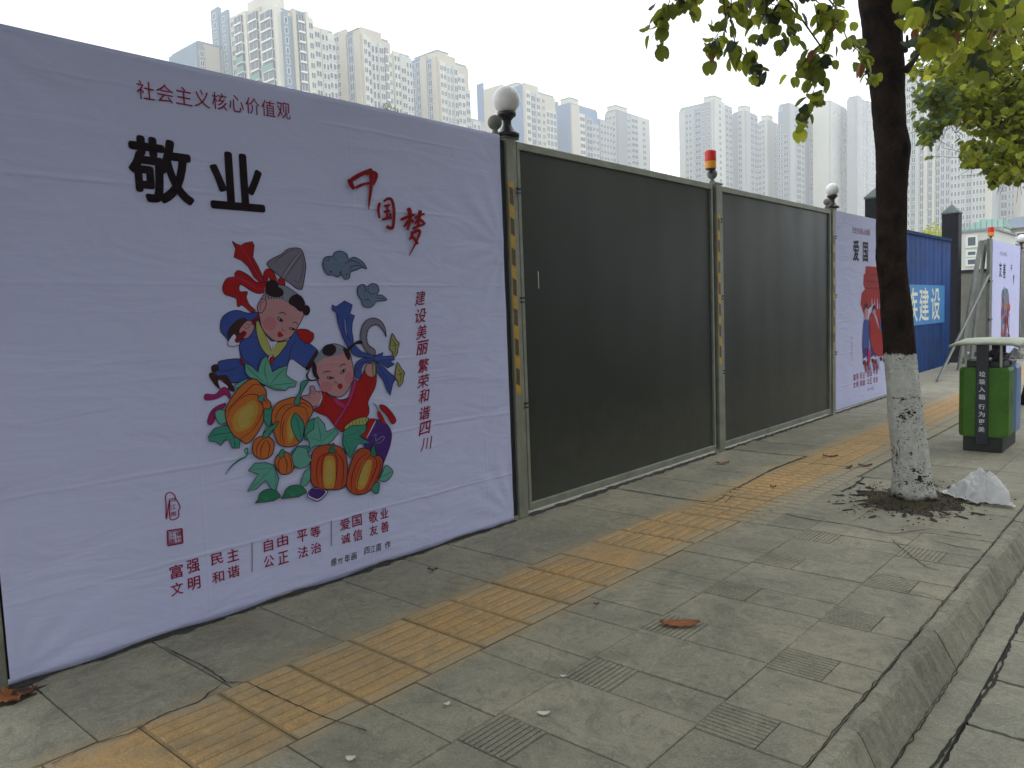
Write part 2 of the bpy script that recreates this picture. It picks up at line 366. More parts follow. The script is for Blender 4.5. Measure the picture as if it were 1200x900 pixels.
# cracks, and painted shade strips along the fence foot
def crack_or_shade(pts, wd, parent, z=.0028, jit=.0032):
    rnd = random.Random(len(pts)*7+int(wd*1e4)); vs = []; fs = []; out = []
    for (x0, y0), (x1, y1) in zip(pts, pts[1:]):
        n = max(2, int(math.hypot(x1-x0, y1-y0)/.02))
        for i in range(n):
            t = i/n; q_ = noise.noise(Vector((x0+i*.35, y0*3, 1)))+.5*noise.noise(Vector((x0+i*.9, y0*3, 5))); out.append((x0+(x1-x0)*t+q_*jit*2.2+rnd.gauss(0, jit*.3), y0+(y1-y0)*t+q_*jit*1.2))
    out.append(pts[-1])
    for k, (x, y) in enumerate(out):
        x2, y2 = out[min(k+1, len(out)-1)]; x1, y1 = out[max(k-1, 0)]
        dx, dy = x2-x1, y2-y1; l = math.hypot(dx, dy) or 1; ww = wd*(.75+.55*noise.noise(Vector((k*.22, wd*100, 2)))+rnd.uniform(-.15, .15))
        vs += [(x-dy/l*ww, y+dx/l*ww, z), (x+dy/l*ww, y-dx/l*ww, z)]
    for k in range(len(out)-1): fs.append((2*k, 2*k+1, 2*k+3, 2*k+2))
    return MB().add(vs, fs).build('crack_or_shade', M['crack_or_shade'], parent)
def G(*pts, z=0.): return [tuple(onZ(x, y, z)[:2]) for x, y in pts]
for a_, b_ in ((.9, 4.2), (4.36, 7.4), (7.6, 10.8), (10.95, 13.7)): crack_or_shade([(-3.775, a_), (-3.77, (a_+b_)/2), (-3.775, b_)], .045, pav, .0035)  # dirt strips widened to paint in the dark shade gap beneath the panels
crack_or_shade(G((193, 760), (240, 783), (258, 795), (265, 801), (290, 801), (330, 820), (380, 842), (430, 858)), .0045, pav, .0065)
crack_or_shade(G((263, 800), (232, 825), (193, 838), (150, 862), (110, 873), (60, 897)), .004, pav, .006)
crack_or_shade(G((897, 597), (950, 609), (1000, 616), (1044, 626), (1090, 620), (1150, 628)), .005, pav)
crack_or_shade(G((1044, 632), (1065, 650), (1085, 664), (1108, 671)), .003, pav)
crack_or_shade(G((1090, 633), (1118, 640), (1150, 645)), .004, pav)
crack_or_shade(G((862, 527), (905, 532), (945, 535), (925, 542), (890, 558), (870, 569)), .009, pav, .004)
crack_or_shade(G((725, 573), (780, 582), (815, 587), (837, 590)), .008, pav, .006)
crack_or_shade(G((837, 590), (860, 575), (905, 550), (945, 536)), .006, pav, .006)
crack_or_shade(G((850, 577), (870, 569), (850, 590)), .004, pav, .006)
crack_or_shade(G((986, 576), (1000, 570), (1012, 560)), .012, pav, .004)
crack_or_shade(G((995, 557), (1047, 563)), .006, pav, .004)
# kerb
def kerbprof(y0, y1, seed):
    rnd = random.Random(seed); n = 22; mb = MB(); vs = []; fs = []
    for i in range(n+1):
        y = y0+.006+(y1-y0-.012)*i/n; e = [rnd.gauss(0, .006) for _ in range(6)]
        vs += [(-.93, y, -.2), (-.927+e[0]*.4, y, -.004), (-.915, y, .004+e[1]*.4), (-.872+e[2], y, .003+e[3]*.5), (-.855+e[2]*.7, y, -.014+e[3]*.5), (-.79+e[4]*.5, y, -.15), (-.785, y, -.2)]
    for i in range(n):
        for j in range(6): fs.append((i*7+j, i*7+j+1, (i+1)*7+j+1, (i+1)*7+j))
    fs.append(tuple(range(7))[::-1]); fs.append(tuple(n*7+j for j in range(7)))
    return mb.add(vs, fs)
kerb = MB().box((-.925, -12, -.6), (-.82, 120, -.155)).build('kerb', M['crack_or_shade']); tag(kerb, kind='structure')
ky = [-2.9, -1.8, -.66, .45, 1.6, 2.73, 3.81, 4.95, 6.05, 7.15, 8.25, 9.35, 10.45, 11.6, 12.7, 13.8, 16, 20, 30, 60, 120]
for i, (a, b) in enumerate(zip(ky, ky[1:])): kerbprof(a, b, i).build('kerb_stone', M['kerb'], kerb, smooth=False)
for a_, b_ in ((.3, 2.7), (2.7, 4.4), (4.4, 6.2), (6.2, 9)): crack_or_shade([(-.932, a_), (-.929, (a_+b_)/2), (-.932, b_)], .0028, kerb, .005); crack_or_shade([(-.782, a_), (-.776, (a_+b_)/2), (-.782, b_)], .0032, kerb, -.1475)
crack_or_shade(G((1108, 705), (1122, 706), (1137, 709)), .003, kerb, .0075)
gut = MB().box((-.785, -12, -.5), (-.66, 120, -.152)).build('gutter', M['gutter']); tag(gut, kind='structure')
rs = MB().box((-.665, -12, -.4), (-.08, 14, -.1595)).build('road_edge', M['crack_or_shade']); tag(rs, kind='structure')
def rough_slab(x0, x1, y0, y1, seed, m, parent, top):
    rnd = random.Random(seed); out = []
    def edge(a, b):
        n = max(3, int(math.hypot(b[0]-a[0], b[1]-a[1])/.03))
        for i in range(n):
            t = i/n; out.append((a[0]+(b[0]-a[0])*t+rnd.gauss(0, .004), a[1]+(b[1]-a[1])*t+rnd.gauss(0, .004)))
    g_ = .009
    edge((x0+g_, y0+g_), (x1-g_, y0+g_)); edge((x1-g_, y0+g_), (x1-g_, y1-g_)); edge((x1-g_, y1-g_), (x0+g_, y1-g_)); edge((x0+g_, y1-g_), (x0+g_, y0+g_))
    return MB().prism(out, top-.03, top).build('slab', m, parent)
ry = [.3, .8, 1.3, 1.82, 2.32, 2.815, 3.32, 3.79, 4.3, 4.8, 5.3, 5.8, 6.3, 6.8, 7.4, 8, 9, 10, 11, 12.5, 14]
for i, (a, b) in enumerate(zip(ry, ry[1:])):
    rough_slab(-.655, -.10, a, b, 50+i, M['gutter'], rs, -.15+random.uniform(-.003, .002))
crack_or_shade([(-.66, 1.5), (-.672, 2.6), (-.675, 2.85), (-.655, 3.33), (-.63, 3.79), (-.655, 4.4), (-.66, 6)], .008, gut, -.1475)

# ------------------------------------------------------------------ banner (big printed cloth)
FX = -3.79
BCREASE = (.36, .815, 1.27, 1.73, 2.2)
def disp(y, z):
    a = 0
    a += .0035*noise.noise(Vector((y*1.3, z*1.1, 3)))+.0015*noise.noise(Vector((y*4, z*3, 8)))
    # the printed picture hangs almost flat; its wrinkles are fine relief in the cloth
    a *= min(1, max(0, max(1.66-y, y-3.4, .42-z, z-2.27)/.22))
    # pulls at the corners and the slack hem
    for (cy, cz) in ((.93, .02), (4.17, .05), (4.17, 2.0), (.93, 2.77)):
        r = math.hypot(y-cy, z-cz)
        if r < .6:
            an = math.atan2(z-cz, y-cy); a += .006*(1-r/.6)*sin(an*14)*min(1, r/.1)
    return a
def cloth_mat():
    m = mat('banner_cloth', (.61, .635, .95), .65, .04, 1.5, fine=.02, spec=.25)
    t = m.node_tree; N = t.nodes; L = t.links; b = N['Principled BSDF']; g = N.new('ShaderNodeNewGeometry').outputs['Position']
    def bumpchain(m):
        t = m.node_tree; N = t.nodes; L = t.links; b = N['Principled BSDF']; g = N.new('ShaderNodeNewGeometry').outputs['Position']
        w1 = N.new('ShaderNodeTexNoise'); w1.inputs['Scale'].default_value = 2.2; w1.inputs['Detail'].default_value = 3; w1.inputs['Distortion'].default_value = .8
        mp = N.new('ShaderNodeMapping'); mp.inputs['Rotation'].default_value = (.6, 0, 0); mp.inputs['Scale'].default_value = (1, 1, 3.0); L.new(g, mp.inputs[0]); L.new(mp.outputs[0], w1.inputs['Vector'])
        bn = N.new('ShaderNodeBump'); bn.inputs['Strength'].default_value = .5; bn.inputs['Distance'].default_value = .02; L.new(w1.outputs[0], bn.inputs['Height'])
        v = N.new('ShaderNodeTexNoise'); v.inputs['Scale'].default_value = 9; v.inputs['Detail'].default_value = 2; v.inputs['Distortion'].default_value = 1.2
        mp2 = N.new('ShaderNodeMapping'); mp2.inputs['Rotation'].default_value = (-.9, 0, 0); mp2.inputs['Scale'].default_value = (1, .5, 1.6); L.new(g, mp2.inputs[0]); L.new(mp2.outputs[0], v.inputs['Vector'])
        b2 = N.new('ShaderNodeBump'); b2.inputs['Strength'].default_value = .12; b2.inputs['Distance'].default_value = .006; L.new(v.outputs[0], b2.inputs['Height']); L.new(bn.outputs[0], b2.inputs['Normal'])
        # sharp fold lines left from the packing, about 45 cm apart
        sp = N.new('ShaderNodeSeparateXYZ'); L.new(g, sp.inputs[0])
        def ma(op, a, b_):
            k = N.new('ShaderNodeMath'); k.operation = op
            for i, q in enumerate((a, b_)):
                if isinstance(q, (int, float)): k.inputs[i].default_value = q
                else: L.new(q, k.inputs[i])
            return k.outputs[0]
        z_ = ma('ADD', sp.outputs[2], ma('MULTIPLY', w1.outputs[0], .03)); d = ma('PINGPONG', ma('ADD', z_, .08), .2275)
        r = N.new('ShaderNodeMapRange'); r.interpolation_type = 'SMOOTHSTEP'; r.inputs[1].default_value = .016; r.inputs[2].default_value = 0; L.new(d, r.inputs[0])
        d2 = ma('PINGPONG', ma('ADD', sp.outputs[1], .25), .52); r2 = N.new('ShaderNodeMapRange'); r2.interpolation_type = 'SMOOTHSTEP'; r2.inputs[1].default_value = .012; r2.inputs[2].default_value = 0; r2.inputs[4].default_value = .2; L.new(d2, r2.inputs[0])
        b3 = N.new('ShaderNodeBump'); b3.inputs['Strength'].default_value = .55; b3.inputs['Distance'].default_value = .0045; 
        n5 = N.new('ShaderNodeTexNoise'); n5.inputs['Scale'].default_value = 1.1; n5.inputs['Detail'].default_value = 2; L.new(g, n5.inputs['Vector'])
        r5 = N.new('ShaderNodeMapRange'); r5.inputs[1].default_value = .42; r5.inputs[2].default_value = .6; r5.inputs[3].default_value = .15; L.new(n5.outputs[0], r5.inputs[0])
        L.new(ma('MULTIPLY', ma('ADD', r.outputs[0], r2.outputs[0]), r5.outputs[0]), b3.inputs['Height']); L.new(b2.outputs[0], b3.inputs['Normal'])
        L.new(b3.outputs[0], b.inputs['Normal'])
    cloth_mat.bump = bumpchain; bumpchain(m)
    return m
M['cloth'] = cloth_mat()
def ink(name, c, rough=.6):
    m = mat(name, c, rough, .08, 6, spec=.12); cloth_mat.bump(m); return m
def cloth(name, y0, y1, z0, z1, X, parent, ny=130, nz=110):
    mb = MB(); vs = []; fs = []
    for j in range(nz+1):
        for i in range(ny+1):
            y = y0+(y1-y0)*i/ny; z = z0+(z1-z0)*j/nz
            if j == 0: z += .008*sin(y*9)+.006*noise.noise(Vector((y*5, 0, 0)))
            if i == ny: y += .006*noise.noise(Vector((0, 0, z*3)))
            vs.append((X+disp(y, z), y, z))
    for j in range(nz):
        for i in range(ny): a = j*(ny+1)+i; fs.append((a, a+1, a+ny+2, a+ny+1))
    # wrap back at the edges so that the cloth has depth
    n0 = len(vs)
    for j in (0, nz):
        for i in range(ny+1):
            v = vs[j*(ny+1)+i]; vs.append((X-.03, v[1], v[2]))
    for i in range(ny): fs.append((n0+i, n0+i+1, i+1, i)); a = n0+ny+1+i; b = nz*(ny+1)+i; fs.append((b, b+1, a+1, a))
    mb.add(vs, fs); return mb.build(name, M['cloth'], parent, smooth=True)
BX = FX+.035
ban = empty('banner', (FX, .9, 0), 'large white cloth banner printed with two children, orange pumpkins and red and black Chinese writing', 'banner')
def rel(o, par):   # keep world coordinates under a parent that stands elsewhere
    o.matrix_parent_inverse = par.matrix_basis.inverted() if par.parent is None else (par.parent.matrix_basis @ par.matrix_basis).inverted()
    return o
_build = MB.build
def build2(s, name, mats, parent=None, smooth=False, bevel=0):
    o = _build(s, name, mats, parent, smooth, bevel)
    if parent is not None and parent.type == 'EMPTY': 
        o.matrix_parent_inverse = Matrix.LocRotScale(parent.location, parent.rotation_euler, parent.scale).inverted()
    return o
MB.build = build2
rectc = cloth('cloth', .93, 4.172, .015, 2.785, BX, ban)

# --- writing
class CL(list):
    def build(s, name, m, parent):
        for c in s: c.build('character', m, parent)
TEXTC = {}
def glyph(ch, off=0.):
    key = (ch, off)
    if key in TEXTC: return TEXTC[key]
    cu = bpy.data.curves.new('t', 'FONT'); cu.body = ch; cu.offset = off; cu.resolution_u = 3
    o = bpy.data.objects.new('t', cu); C.objects.link(o)
    me = bpy.data.meshes.new_from_object(o.evaluated_get(bpy.context.evaluated_depsgraph_get()))
    vs = [tuple(v.co)[:2] for v in me.vertices]; fs = [tuple(p.vertices) for p in me.polygons]
    bpy.data.objects.remove(o); bpy.data.curves.remove(cu); bpy.data.meshes.remove(me)
    x0 = min(v[0] for v in vs); x1 = max(v[0] for v in vs); y0 = min(v[1] for v in vs); y1 = max(v[1] for v in vs)
    vs = [((x-x0)/(x1-x0), (y-y0)/(y1-y0)) for x, y in vs]
    TEXTC[key] = (vs, fs); return TEXTC[key]
def put(mb, ch, yc, zc, wd, ht, X, off=0., rot=0., shear=0., mi=0, dsp=True, lift=.003):
    vs, fs = glyph(ch, 0.)
    s_ = max(0, off)*1.0
    sh = [(0, 0)]
    if s_ > 0: sh += [(-s_, 0), (s_, 0), (0, s_), (0, -s_)]
    if s_ > .02: sh += [(-s_*.7, -s_*.7), (s_*.7, s_*.7), (s_*.7, -s_*.7), (-s_*.7, s_*.7), (-s_*.5, 0), (s_*.5, 0), (0, .5*s_), (0, -.5*s_)]
    k_ = 1-1.6*s_; tgt = MB() if isinstance(mb, list) else mb
    for q, (du, dv) in enumerate(sh):
        out = []
        for u, v in vs:
            a = ((u-.5)*k_+du)*wd+(v-.5)*shear*ht; b = ((v-.5)*k_+dv)*ht
            y = yc+a*cos(rot)-b*sin(rot); z = zc+a*sin(rot)+b*cos(rot)
            out.append((X+(disp(y, z) if dsp else 0)+lift+q*.00004, y, z))
        tgt.add(out, fs, mi)
    if isinstance(mb, list): mb.append(tgt)
def pxchar(mb, ch, x0, y0, x1, y1, X, off=0., **k):
    """a character from the rectangle it fills in the plane of the print"""
    xc, yc = (x0+x1)/2, (y0+y1)/2; c = onX(xc, yc, X)
    a = onX(x0, yc, X); b = onX(x1, yc, X)
    p0 = proj(c); p1 = proj(c+Vector((0, .1, 0))); slope = abs((p1[1]-p0[1])/(p1[0]-p0[0]))
    h = max(3, (y1-y0)-slope*(x1-x0)*k.pop('sl', .8)); t = onX(xc, yc-h/2, X); d = onX(xc, yc+h/2, X)
    put(mb, ch, c.y, c.z, b.y-a.y, t.z-d.z, X, off, **k)
INK = {'crim': ink('crimson_ink', (.30, .012, .055)), 'blk': ink('black_ink', (.014, .006, .012)), 'red': ink('red_ink', (.27, .006, .012)),
       'gr': ink('grey_ink', (.25, .25, .34))}
t = CL()
s_ = '社会主义核心价值观'
for i, ch in enumerate(s_):
    put(t, ch, 1.695+i*.0925, 2.625+.004*i, .082, .086, BX, -.006)
t.build('title_lettering', INK['crim'], ban)
t = CL(); pxchar(t, '敬', 152, 162, 226, 239, BX, .03, sl=.15); pxchar(t, '业', 246, 179, 309, 247, BX, .03, sl=.2); t.build('large_lettering', INK['blk'], ban)
t = CL()
for ch, (u, v) in zip('建设美丽繁荣和谐四川', ((97, 88), (98, 150), (102, 207), (104, 262), (108, 325), (108, 380), (110, 432), (112, 492), (113, 545), (118, 600))):
    x, y = 460+u/3, 320+v/3; q = 1+.12*sin(u*3.3+v); pxchar(t, ch, x-6.0*q, y-8.4, x+6.0*q, y+8.4, BX, .008+.010*abs(sin(v)), shear=.34, rot=.10)
t.build('vertical_lettering', INK['crim'], ban)
t = CL()
for ch, (a, b, c, d) in {'富': (110, 390, 172, 458), '强': (188, 365, 247, 432), '民': (297, 338, 353, 395), '主': (370, 318, 425, 382), '文': (115, 470, 172, 535), '明': (193, 445, 250, 510),
     '和': (302, 420, 358, 478), '谐': (372, 395, 428, 455), '自': (537, 275, 580, 335), '由': (598, 255, 648, 312), '平': (688, 232, 736, 292), '等': (748, 218, 795, 272), '公': (537, 348, 585, 408),
     '正': (602, 330, 650, 392), '法': (692, 308, 738, 365), '治': (750, 290, 798, 345), '爱': (883, 183, 928, 238), '国': (938, 165, 982, 222), '敬': (1013, 148, 1055, 205), '业': (1065, 135, 1102, 185),
     '诚': (888, 250, 930, 300), '信': (942, 230, 985, 287), '友': (1017, 212, 1055, 262), '善': (1068, 195, 1105, 248)}.items():
    pxchar(t, ch, 170+a/3.871, 560+b/3.871, 170+c/3.871, 560+d/3.871, BX, .014, sl=.35)
t.build('value_lettering', INK['crim'], ban)
t = MB()
for ch, a, b, c, d in (('绵', 842, 362, 866, 402), ('竹', 872, 360, 896, 392), ('年', 904, 345, 928, 385), ('画', 934, 338, 958, 372), ('四', 993, 312, 1016, 345), ('江', 1020, 305, 1042, 340), ('南', 1046, 295, 1070, 335), ('作', 1086, 284, 1113, 322)):
    pxchar(t, ch, 170+a/3.871, 560+b/3.871, 170+c/3.871, 560+d/3.871, BX, .004, sl=.3, shear=.1)
o = t.build('signature_lettering', INK['blk'], ban); o['kind'] = 'stuff'
t = MB()
for (xa, ya_, xb, yb) in ((294.5, 636, 295.5, 670), (387.3, 610, 388.3, 640)):
    p = [onX(xa, ya_, BX), onX(xb+.3, ya_, BX), onX(xb+.3, yb, BX), onX(xa, yb, BX)]
    t.add([(BX+disp(q.y, q.z)+.003, q.y, q.z) for q in p], [(0, 1, 2, 3)])
o = t.build('divider_lines', INK['gr'], ban); o['kind'] = 'stuff'

# --- the picture: flat layers of printed colour, outlines first
ART = MB(); AM = []; layer = [0]
AC = {}
def ac(name, c):
    AC[name] = len(AM); AM.append(ink(name+'_ink', c))
for n_, c_ in dict(line=(.03, .02, .04), red=(.40, .012, .014), redd=(.20, .008, .012), blue=(.045, .085, .36), blued=(.03, .05, .2), skin=(.50, .25, .29), blush=(.50, .185, .235), hair=(.025, .010, .02), scalp=(.22, .24, .33),
        grey=(.20, .18, .26), greyl=(.30, .27, .36), cloud=(.15, .21, .34), orange=(.50, .145, .035), orangered=(.43, .075, .03), orangey=(.48, .27, .05), orangel=(.46, .33, .09), green=(.05, .27, .21), greenl=(.12, .36, .31), greend=(.03, .18, .10),
        yel=(.42, .42, .13), purple=(.07, .025, .20), magenta=(.32, .02, .14), straw=(.34, .32, .12), brown=(.05, .02, .02), white=(.60, .60, .85), pink=(.45, .03, .15)).items(): ac(n_, c_)
from mathutils.geometry import tessellate_polygon
def spline(p, closed=True, k=5):
    n = len(p); out = []
    rng = range(n) if closed else range(n-1)
    for i in rng:
        if closed: a, b, c, d = p[i-1], p[i], p[(i+1) % n], p[(i+2) % n]
        else: a, b, c, d = p[max(i-1, 0)], p[i], p[i+1], p[min(i+2, n-1)]
        for s in range(k):
            t = s/k; t2 = t*t; t3 = t2*t
            out.append(tuple(.5*((2*b[j])+(-a[j]+c[j])*t+(2*a[j]-5*b[j]+4*c[j]-d[j])*t2+(-a[j]+3*b[j]-3*c[j]+d[j])*t3) for j in (0, 1)))
    if not closed: out.append(p[-1])
    return out
Z = {1: (235, 275, 7.2), 2: (340, 340, 7.2), 3: (235, 400, 7.2), 4: (340, 440, 5.625), 5: (230, 430, 4.615), 6: (230, 270, 4.615)}
def lay(pts2, col):
    layer[0] += 1; X = BX+.0022+layer[0]*.00003
    w3 = [onX(x, y, BX) for x, y in pts2]
    tri = tessellate_polygon([[Vector((p.y, p.z, 0)) for p in w3]])
    ART.add([(X+disp(p.y, p.z), p.y, p.z) for p in w3], tri, AC[col])
def stroke(zk, pts, wd=.9, col='line', sm=True, closed=False):
    ox, oy, s = Z[zk]; p = [(ox+u/s, oy+v/s) for u, v in pts]
    if sm: p = spline(p, closed, 5)
    if closed: p.append(p[0])
    L_ = []; R_ = []
    n = len(p)
    for i, (x, y) in enumerate(p):
        x1, y1 = p[max(i-1, 0)]; x2, y2 = p[min(i+1, n-1)]; dx, dy = x2-x1, y2-y1; l = math.hypot(dx, dy) or 1
        w_ = wd*.6*(1 if closed else (.35+.65*sin(pi*min(1, (i+.5)/n))))
        L_.append((x-dy/l*w_, y+dx/l*w_)); R_.append((x+dy/l*w_, y-dx/l*w_))
    layer[0] += 1; X = BX+.0022+layer[0]*.00003; vs = []; fs = []
    for a, b in zip(L_, R_):
        for q in (a, b):
            w3 = onX(q[0], q[1], BX); vs.append((X+disp(w3.y, w3.z), w3.y, w3.z))
    for i in range(n-1): fs.append((2*i, 2*i+1, 2*i+3, 2*i+2))
    ART.add(vs, fs, AC[col])
def shape(zk, pts, col, sm=True, ow=.8, oc='line'):
    ox, oy, s = Z[zk]; p = [(ox+u/s, oy+v/s) for u, v in pts]
    if sm: p = spline(p)
    lay(p, col)
    if ow: stroke(zk, pts, ow, oc, sm, True)
def oval(zk, cx, cy, rx, ry, col, rot=0, ow=.6, oc='line'):
    shape(zk, [(cx+rx*cos(a)*cos(rot)-ry*sin(a)*sin(rot), cy+rx*cos(a)*sin(rot)+ry*sin(a)*cos(rot)) for a in [i*pi/4 for i in range(8)]], col, True, ow, oc)
# ribbons and spade
shape(1, [(265, 55), (300, 78), (340, 92), (375, 70), (435, 58), (450, 90), (440, 190), (480, 260), (530, 370), (545, 410), (500, 405), (450, 360), (400, 270), (340, 215), (280, 190), (295, 120)], 'red', False)
stroke(1, [(330, 90), (400, 190), (450, 290), (525, 400)], .8, 'pink'); stroke(1, [(360, 200), (420, 260), (500, 390)], .7, 'redd'); stroke(1, [(430, 190), (450, 260), (520, 380)], .6, 'redd')
shape(1, [(550, 405), (470, 400), (400, 340), (320, 302), (285, 330), (290, 355), (220, 370), (185, 440), (200, 500), (250, 520), (300, 540), (312, 608), (350, 595), (420, 650), (460, 640), (410, 590), (385, 530), (392, 482), (330, 480), (325, 430), (350, 425), (420, 470), (480, 495), (545, 480)], 'red', True)
stroke(1, [(215, 380), (300, 365), (390, 400), (470, 455), (545, 450)], .8, 'pink'); stroke(1, [(300, 330), (380, 345), (450, 400), (540, 425)], .7, 'redd'); stroke(1, [(325, 420), (275, 440), (300, 500), (330, 520), (340, 590)], .8, 'redd')
shape(1, [(535, 390), (530, 330), (560, 290), (610, 310), (640, 390), (600, 400), (570, 350), (560, 400)], 'red')
shape(1, [(650, 390), (680, 360), (710, 400), (700, 440), (660, 430)], 'red')
shape(1, [(558, 242), (600, 205), (680, 165), (740, 120), (830, 115), (865, 160), (885, 260), (878, 340), (858, 450), (835, 462), (800, 450), (760, 415), (690, 370), (640, 330), (580, 280)], 'grey', True)
stroke(1, [(850, 130), (770, 240), (690, 365)], 1.6, 'greyl'); stroke(1, [(845, 135), (755, 240), (680, 360)], .6); stroke(1, [(865, 150), (790, 250), (705, 375)], .6)
stroke(1, [(620, 250), (650, 205), (730, 150), (790, 130)], .5, 'line'); stroke(1, [(860, 200), (860, 300), (830, 400), (780, 380)], .5)
# first child: body
shape(6, [(130, 540), (135, 480), (170, 445), (220, 432), (280, 448), (335, 450), (330, 560), (260, 600), (190, 620), (160, 580)], 'blue')
shape(6, [(170, 545), (215, 490), (260, 475), (275, 500), (235, 560), (200, 610), (175, 595)], 'brown', True, .5)
shape(6, [(170, 620), (175, 595), (205, 560), (225, 600), (238, 615), (200, 628)], 'white', True, .6)
shape(6, [(310, 540), (330, 480), (420, 560), (490, 600), (530, 550), (580, 590), (655, 650), (640, 700), (595, 745), (510, 695), (480, 790), (450, 830), (260, 830), (240, 690), (235, 610)], 'blue', True)
shape(6, [(655, 650), (640, 660), (590, 745), (612, 748), (640, 700)], 'brown', True, .4)
stroke(6, [(540, 590), (510, 640), (500, 690), (480, 780)], .8); stroke(6, [(240, 640), (250, 690), (290, 720)], .6); stroke(6, [(600, 610), (560, 650), (540, 700)], .4, 'blued')
shape(6, [(325, 480), (355, 530), (400, 590), (430, 605), (490, 600), (470, 640), (420, 690), (360, 650), (325, 560)], 'yel')
shape(6, [(370, 560), (400, 600), (440, 600), (405, 655)], 'white', False, .5); stroke(6, [(395, 600), (405, 650), (418, 600)], .4)
oval(6, 402, 697, 16, 26, 'white', .2); shape(6, [(395, 690), (415, 680), (412, 720), (398, 720)], 'red', True, .3)
shape(6, [(230, 540), (270, 490), (300, 495), (312, 530), (280, 580), (245, 580)], 'skin')
stroke(6, [(250, 520), (270, 530), (290, 520)], .5); stroke(6, [(262, 500), (280, 512), (300, 505)], .5); stroke(6, [(245, 545), (262, 555)], .5)
shape(6, [(208, 590), (250, 545), (268, 560), (225, 606)], 'redd', True, .4); shape(6, [(300, 490), (335, 455), (340, 470), (310, 510)], 'redd', True, .4)
shape(6, [(540, 540), (590, 535), (620, 550), (632, 560), (630, 590), (600, 612), (560, 585)], 'red')
# first child: legs
shape(3, [(100, 205), (140, 195), (165, 165), (330, 150), (370, 230), (395, 310), (280, 350), (150, 300), (110, 250)], 'blue')
stroke(3, [(130, 250), (230, 245), (340, 205)], .6); stroke(3, [(180, 290), (260, 280), (350, 300)], .5, 'blued')
shape(3, [(90, 210), (135, 195), (150, 240), (100, 260)], 'brown', True, .4)
shape(3, [(68, 285), (100, 262), (135, 290), (215, 290), (265, 370), (285, 420), (240, 410), (180, 330), (140, 330), (165, 400), (120, 370)], 'brown', True, .4)
shape(3, [(145, 335), (185, 345), (230, 385), (200, 420), (165, 400)], 'white', True, .4)
shape(3, [(37, 445), (120, 445), (180, 390), (220, 395), (250, 450), (240, 485), (205, 450), (130, 485), (37, 495)], 'magenta', True, .5)
shape(3, [(190, 525), (205, 520), (200, 550), (140, 610), (95, 700), (55, 685), (80, 600), (130, 550)], 'magenta', True, .6)
shape(3, [(325, 150), (345, 145), (360, 190), (340, 200)], 'redd', True, .3)
# first child: head
shape(1, [(700, 430), (800, 490), (870, 560), (878, 640), (850, 720), (810, 790), (760, 860), (690, 895), (610, 890), (520, 800), (495, 700), (480, 620), (500, 560), (535, 500), (600, 430)], 'skin')
shape(1, [(560, 420), (680, 430), (790, 490), (740, 570), (660, 540), (560, 545), (535, 500)], 'scalp', True, 0)
shape(1, [(478, 640), (485, 580), (520, 540), (548, 560), (545, 610), (510, 660)], 'skin'); stroke(1, [(500, 640), (505, 580), (530, 565)], .6)
oval(1, 600, 440, 55, 60, 'hair', 0, 0); oval(1, 620, 480, 80, 48, 'hair', .2, 0)
for k2 in range(7): stroke(1, [(550+k2*22, 480), (545+k2*24, 545)], .7, 'hair', False)
shape(1, [(740, 575), (760, 525), (810, 503), (855, 530), (872, 580), (860, 640), (830, 645), (790, 610)], 'hair', True, .3); oval(1, 888, 638, 32, 44, 'hair', 0, .3)
oval(1, 580, 750, 55, 60, 'blush', 0, 0); 
stroke(1, [(655, 665), (690, 655), (720, 680)], .9, 'hair'); stroke(1, [(770, 740), (800, 740), (820, 760)], .8, 'hair')
oval(1, 668, 715, 26, 9, 'white', .7, .9); oval(1, 672, 722, 11, 12, 'hair', 0, .2); oval(1, 770, 795, 24, 7, 'white', .25, .9); oval(1, 775, 797, 9, 9, 'hair', 0, .2)
stroke(1, [(680, 780), (690, 810), (715, 812)], .6, 'line'); shape(1, [(650, 830), (665, 820), (680, 835), (692, 850), (670, 862), (650, 855)], 'red', True, .5)
stroke(1, [(520, 800), (560, 850), (610, 890)], .7)
# clouds
shape(6, [(682, 195), (690, 150), (720, 140), (735, 145), (745, 120), (780, 112), (812, 130), (820, 155), (850, 145), (880, 158), (905, 180), (918, 208), (895, 200), (860, 215), (832, 225), (825, 258), (800, 262), (785, 240), (760, 252), (735, 240), (705, 238)], 'cloud', True)
stroke(6, [(690, 160), (715, 165), (712, 145)], .6); stroke(6, [(740, 148), (760, 170)], .5); stroke(6, [(800, 185), (815, 170), (850, 165), (895, 190)], .8); stroke(6, [(830, 220), (835, 195), (880, 190), (905, 200)], .7)
stroke(6, [(715, 225), (728, 222), (722, 232)], .9); stroke(6, [(770, 235), (782, 222), (775, 240)], .9); stroke(6, [(800, 240), (815, 235), (805, 250)], .7)
shape(6, [(870, 345), (872, 305), (900, 292), (920, 305), (945, 288), (975, 295), (985, 325), (975, 350), (1000, 350), (1028, 375), (1005, 380), (970, 385), (955, 405), (930, 418), (900, 408), (890, 380)], 'cloud', True)
stroke(6, [(900, 300), (915, 320), (905, 335)], .7); stroke(6, [(930, 310), (925, 330), (950, 345), (970, 335)], .7); stroke(6, [(905, 380), (925, 372), (940, 385)], .7); stroke(6, [(965, 365), (1000, 368), (1020, 378)], .6)
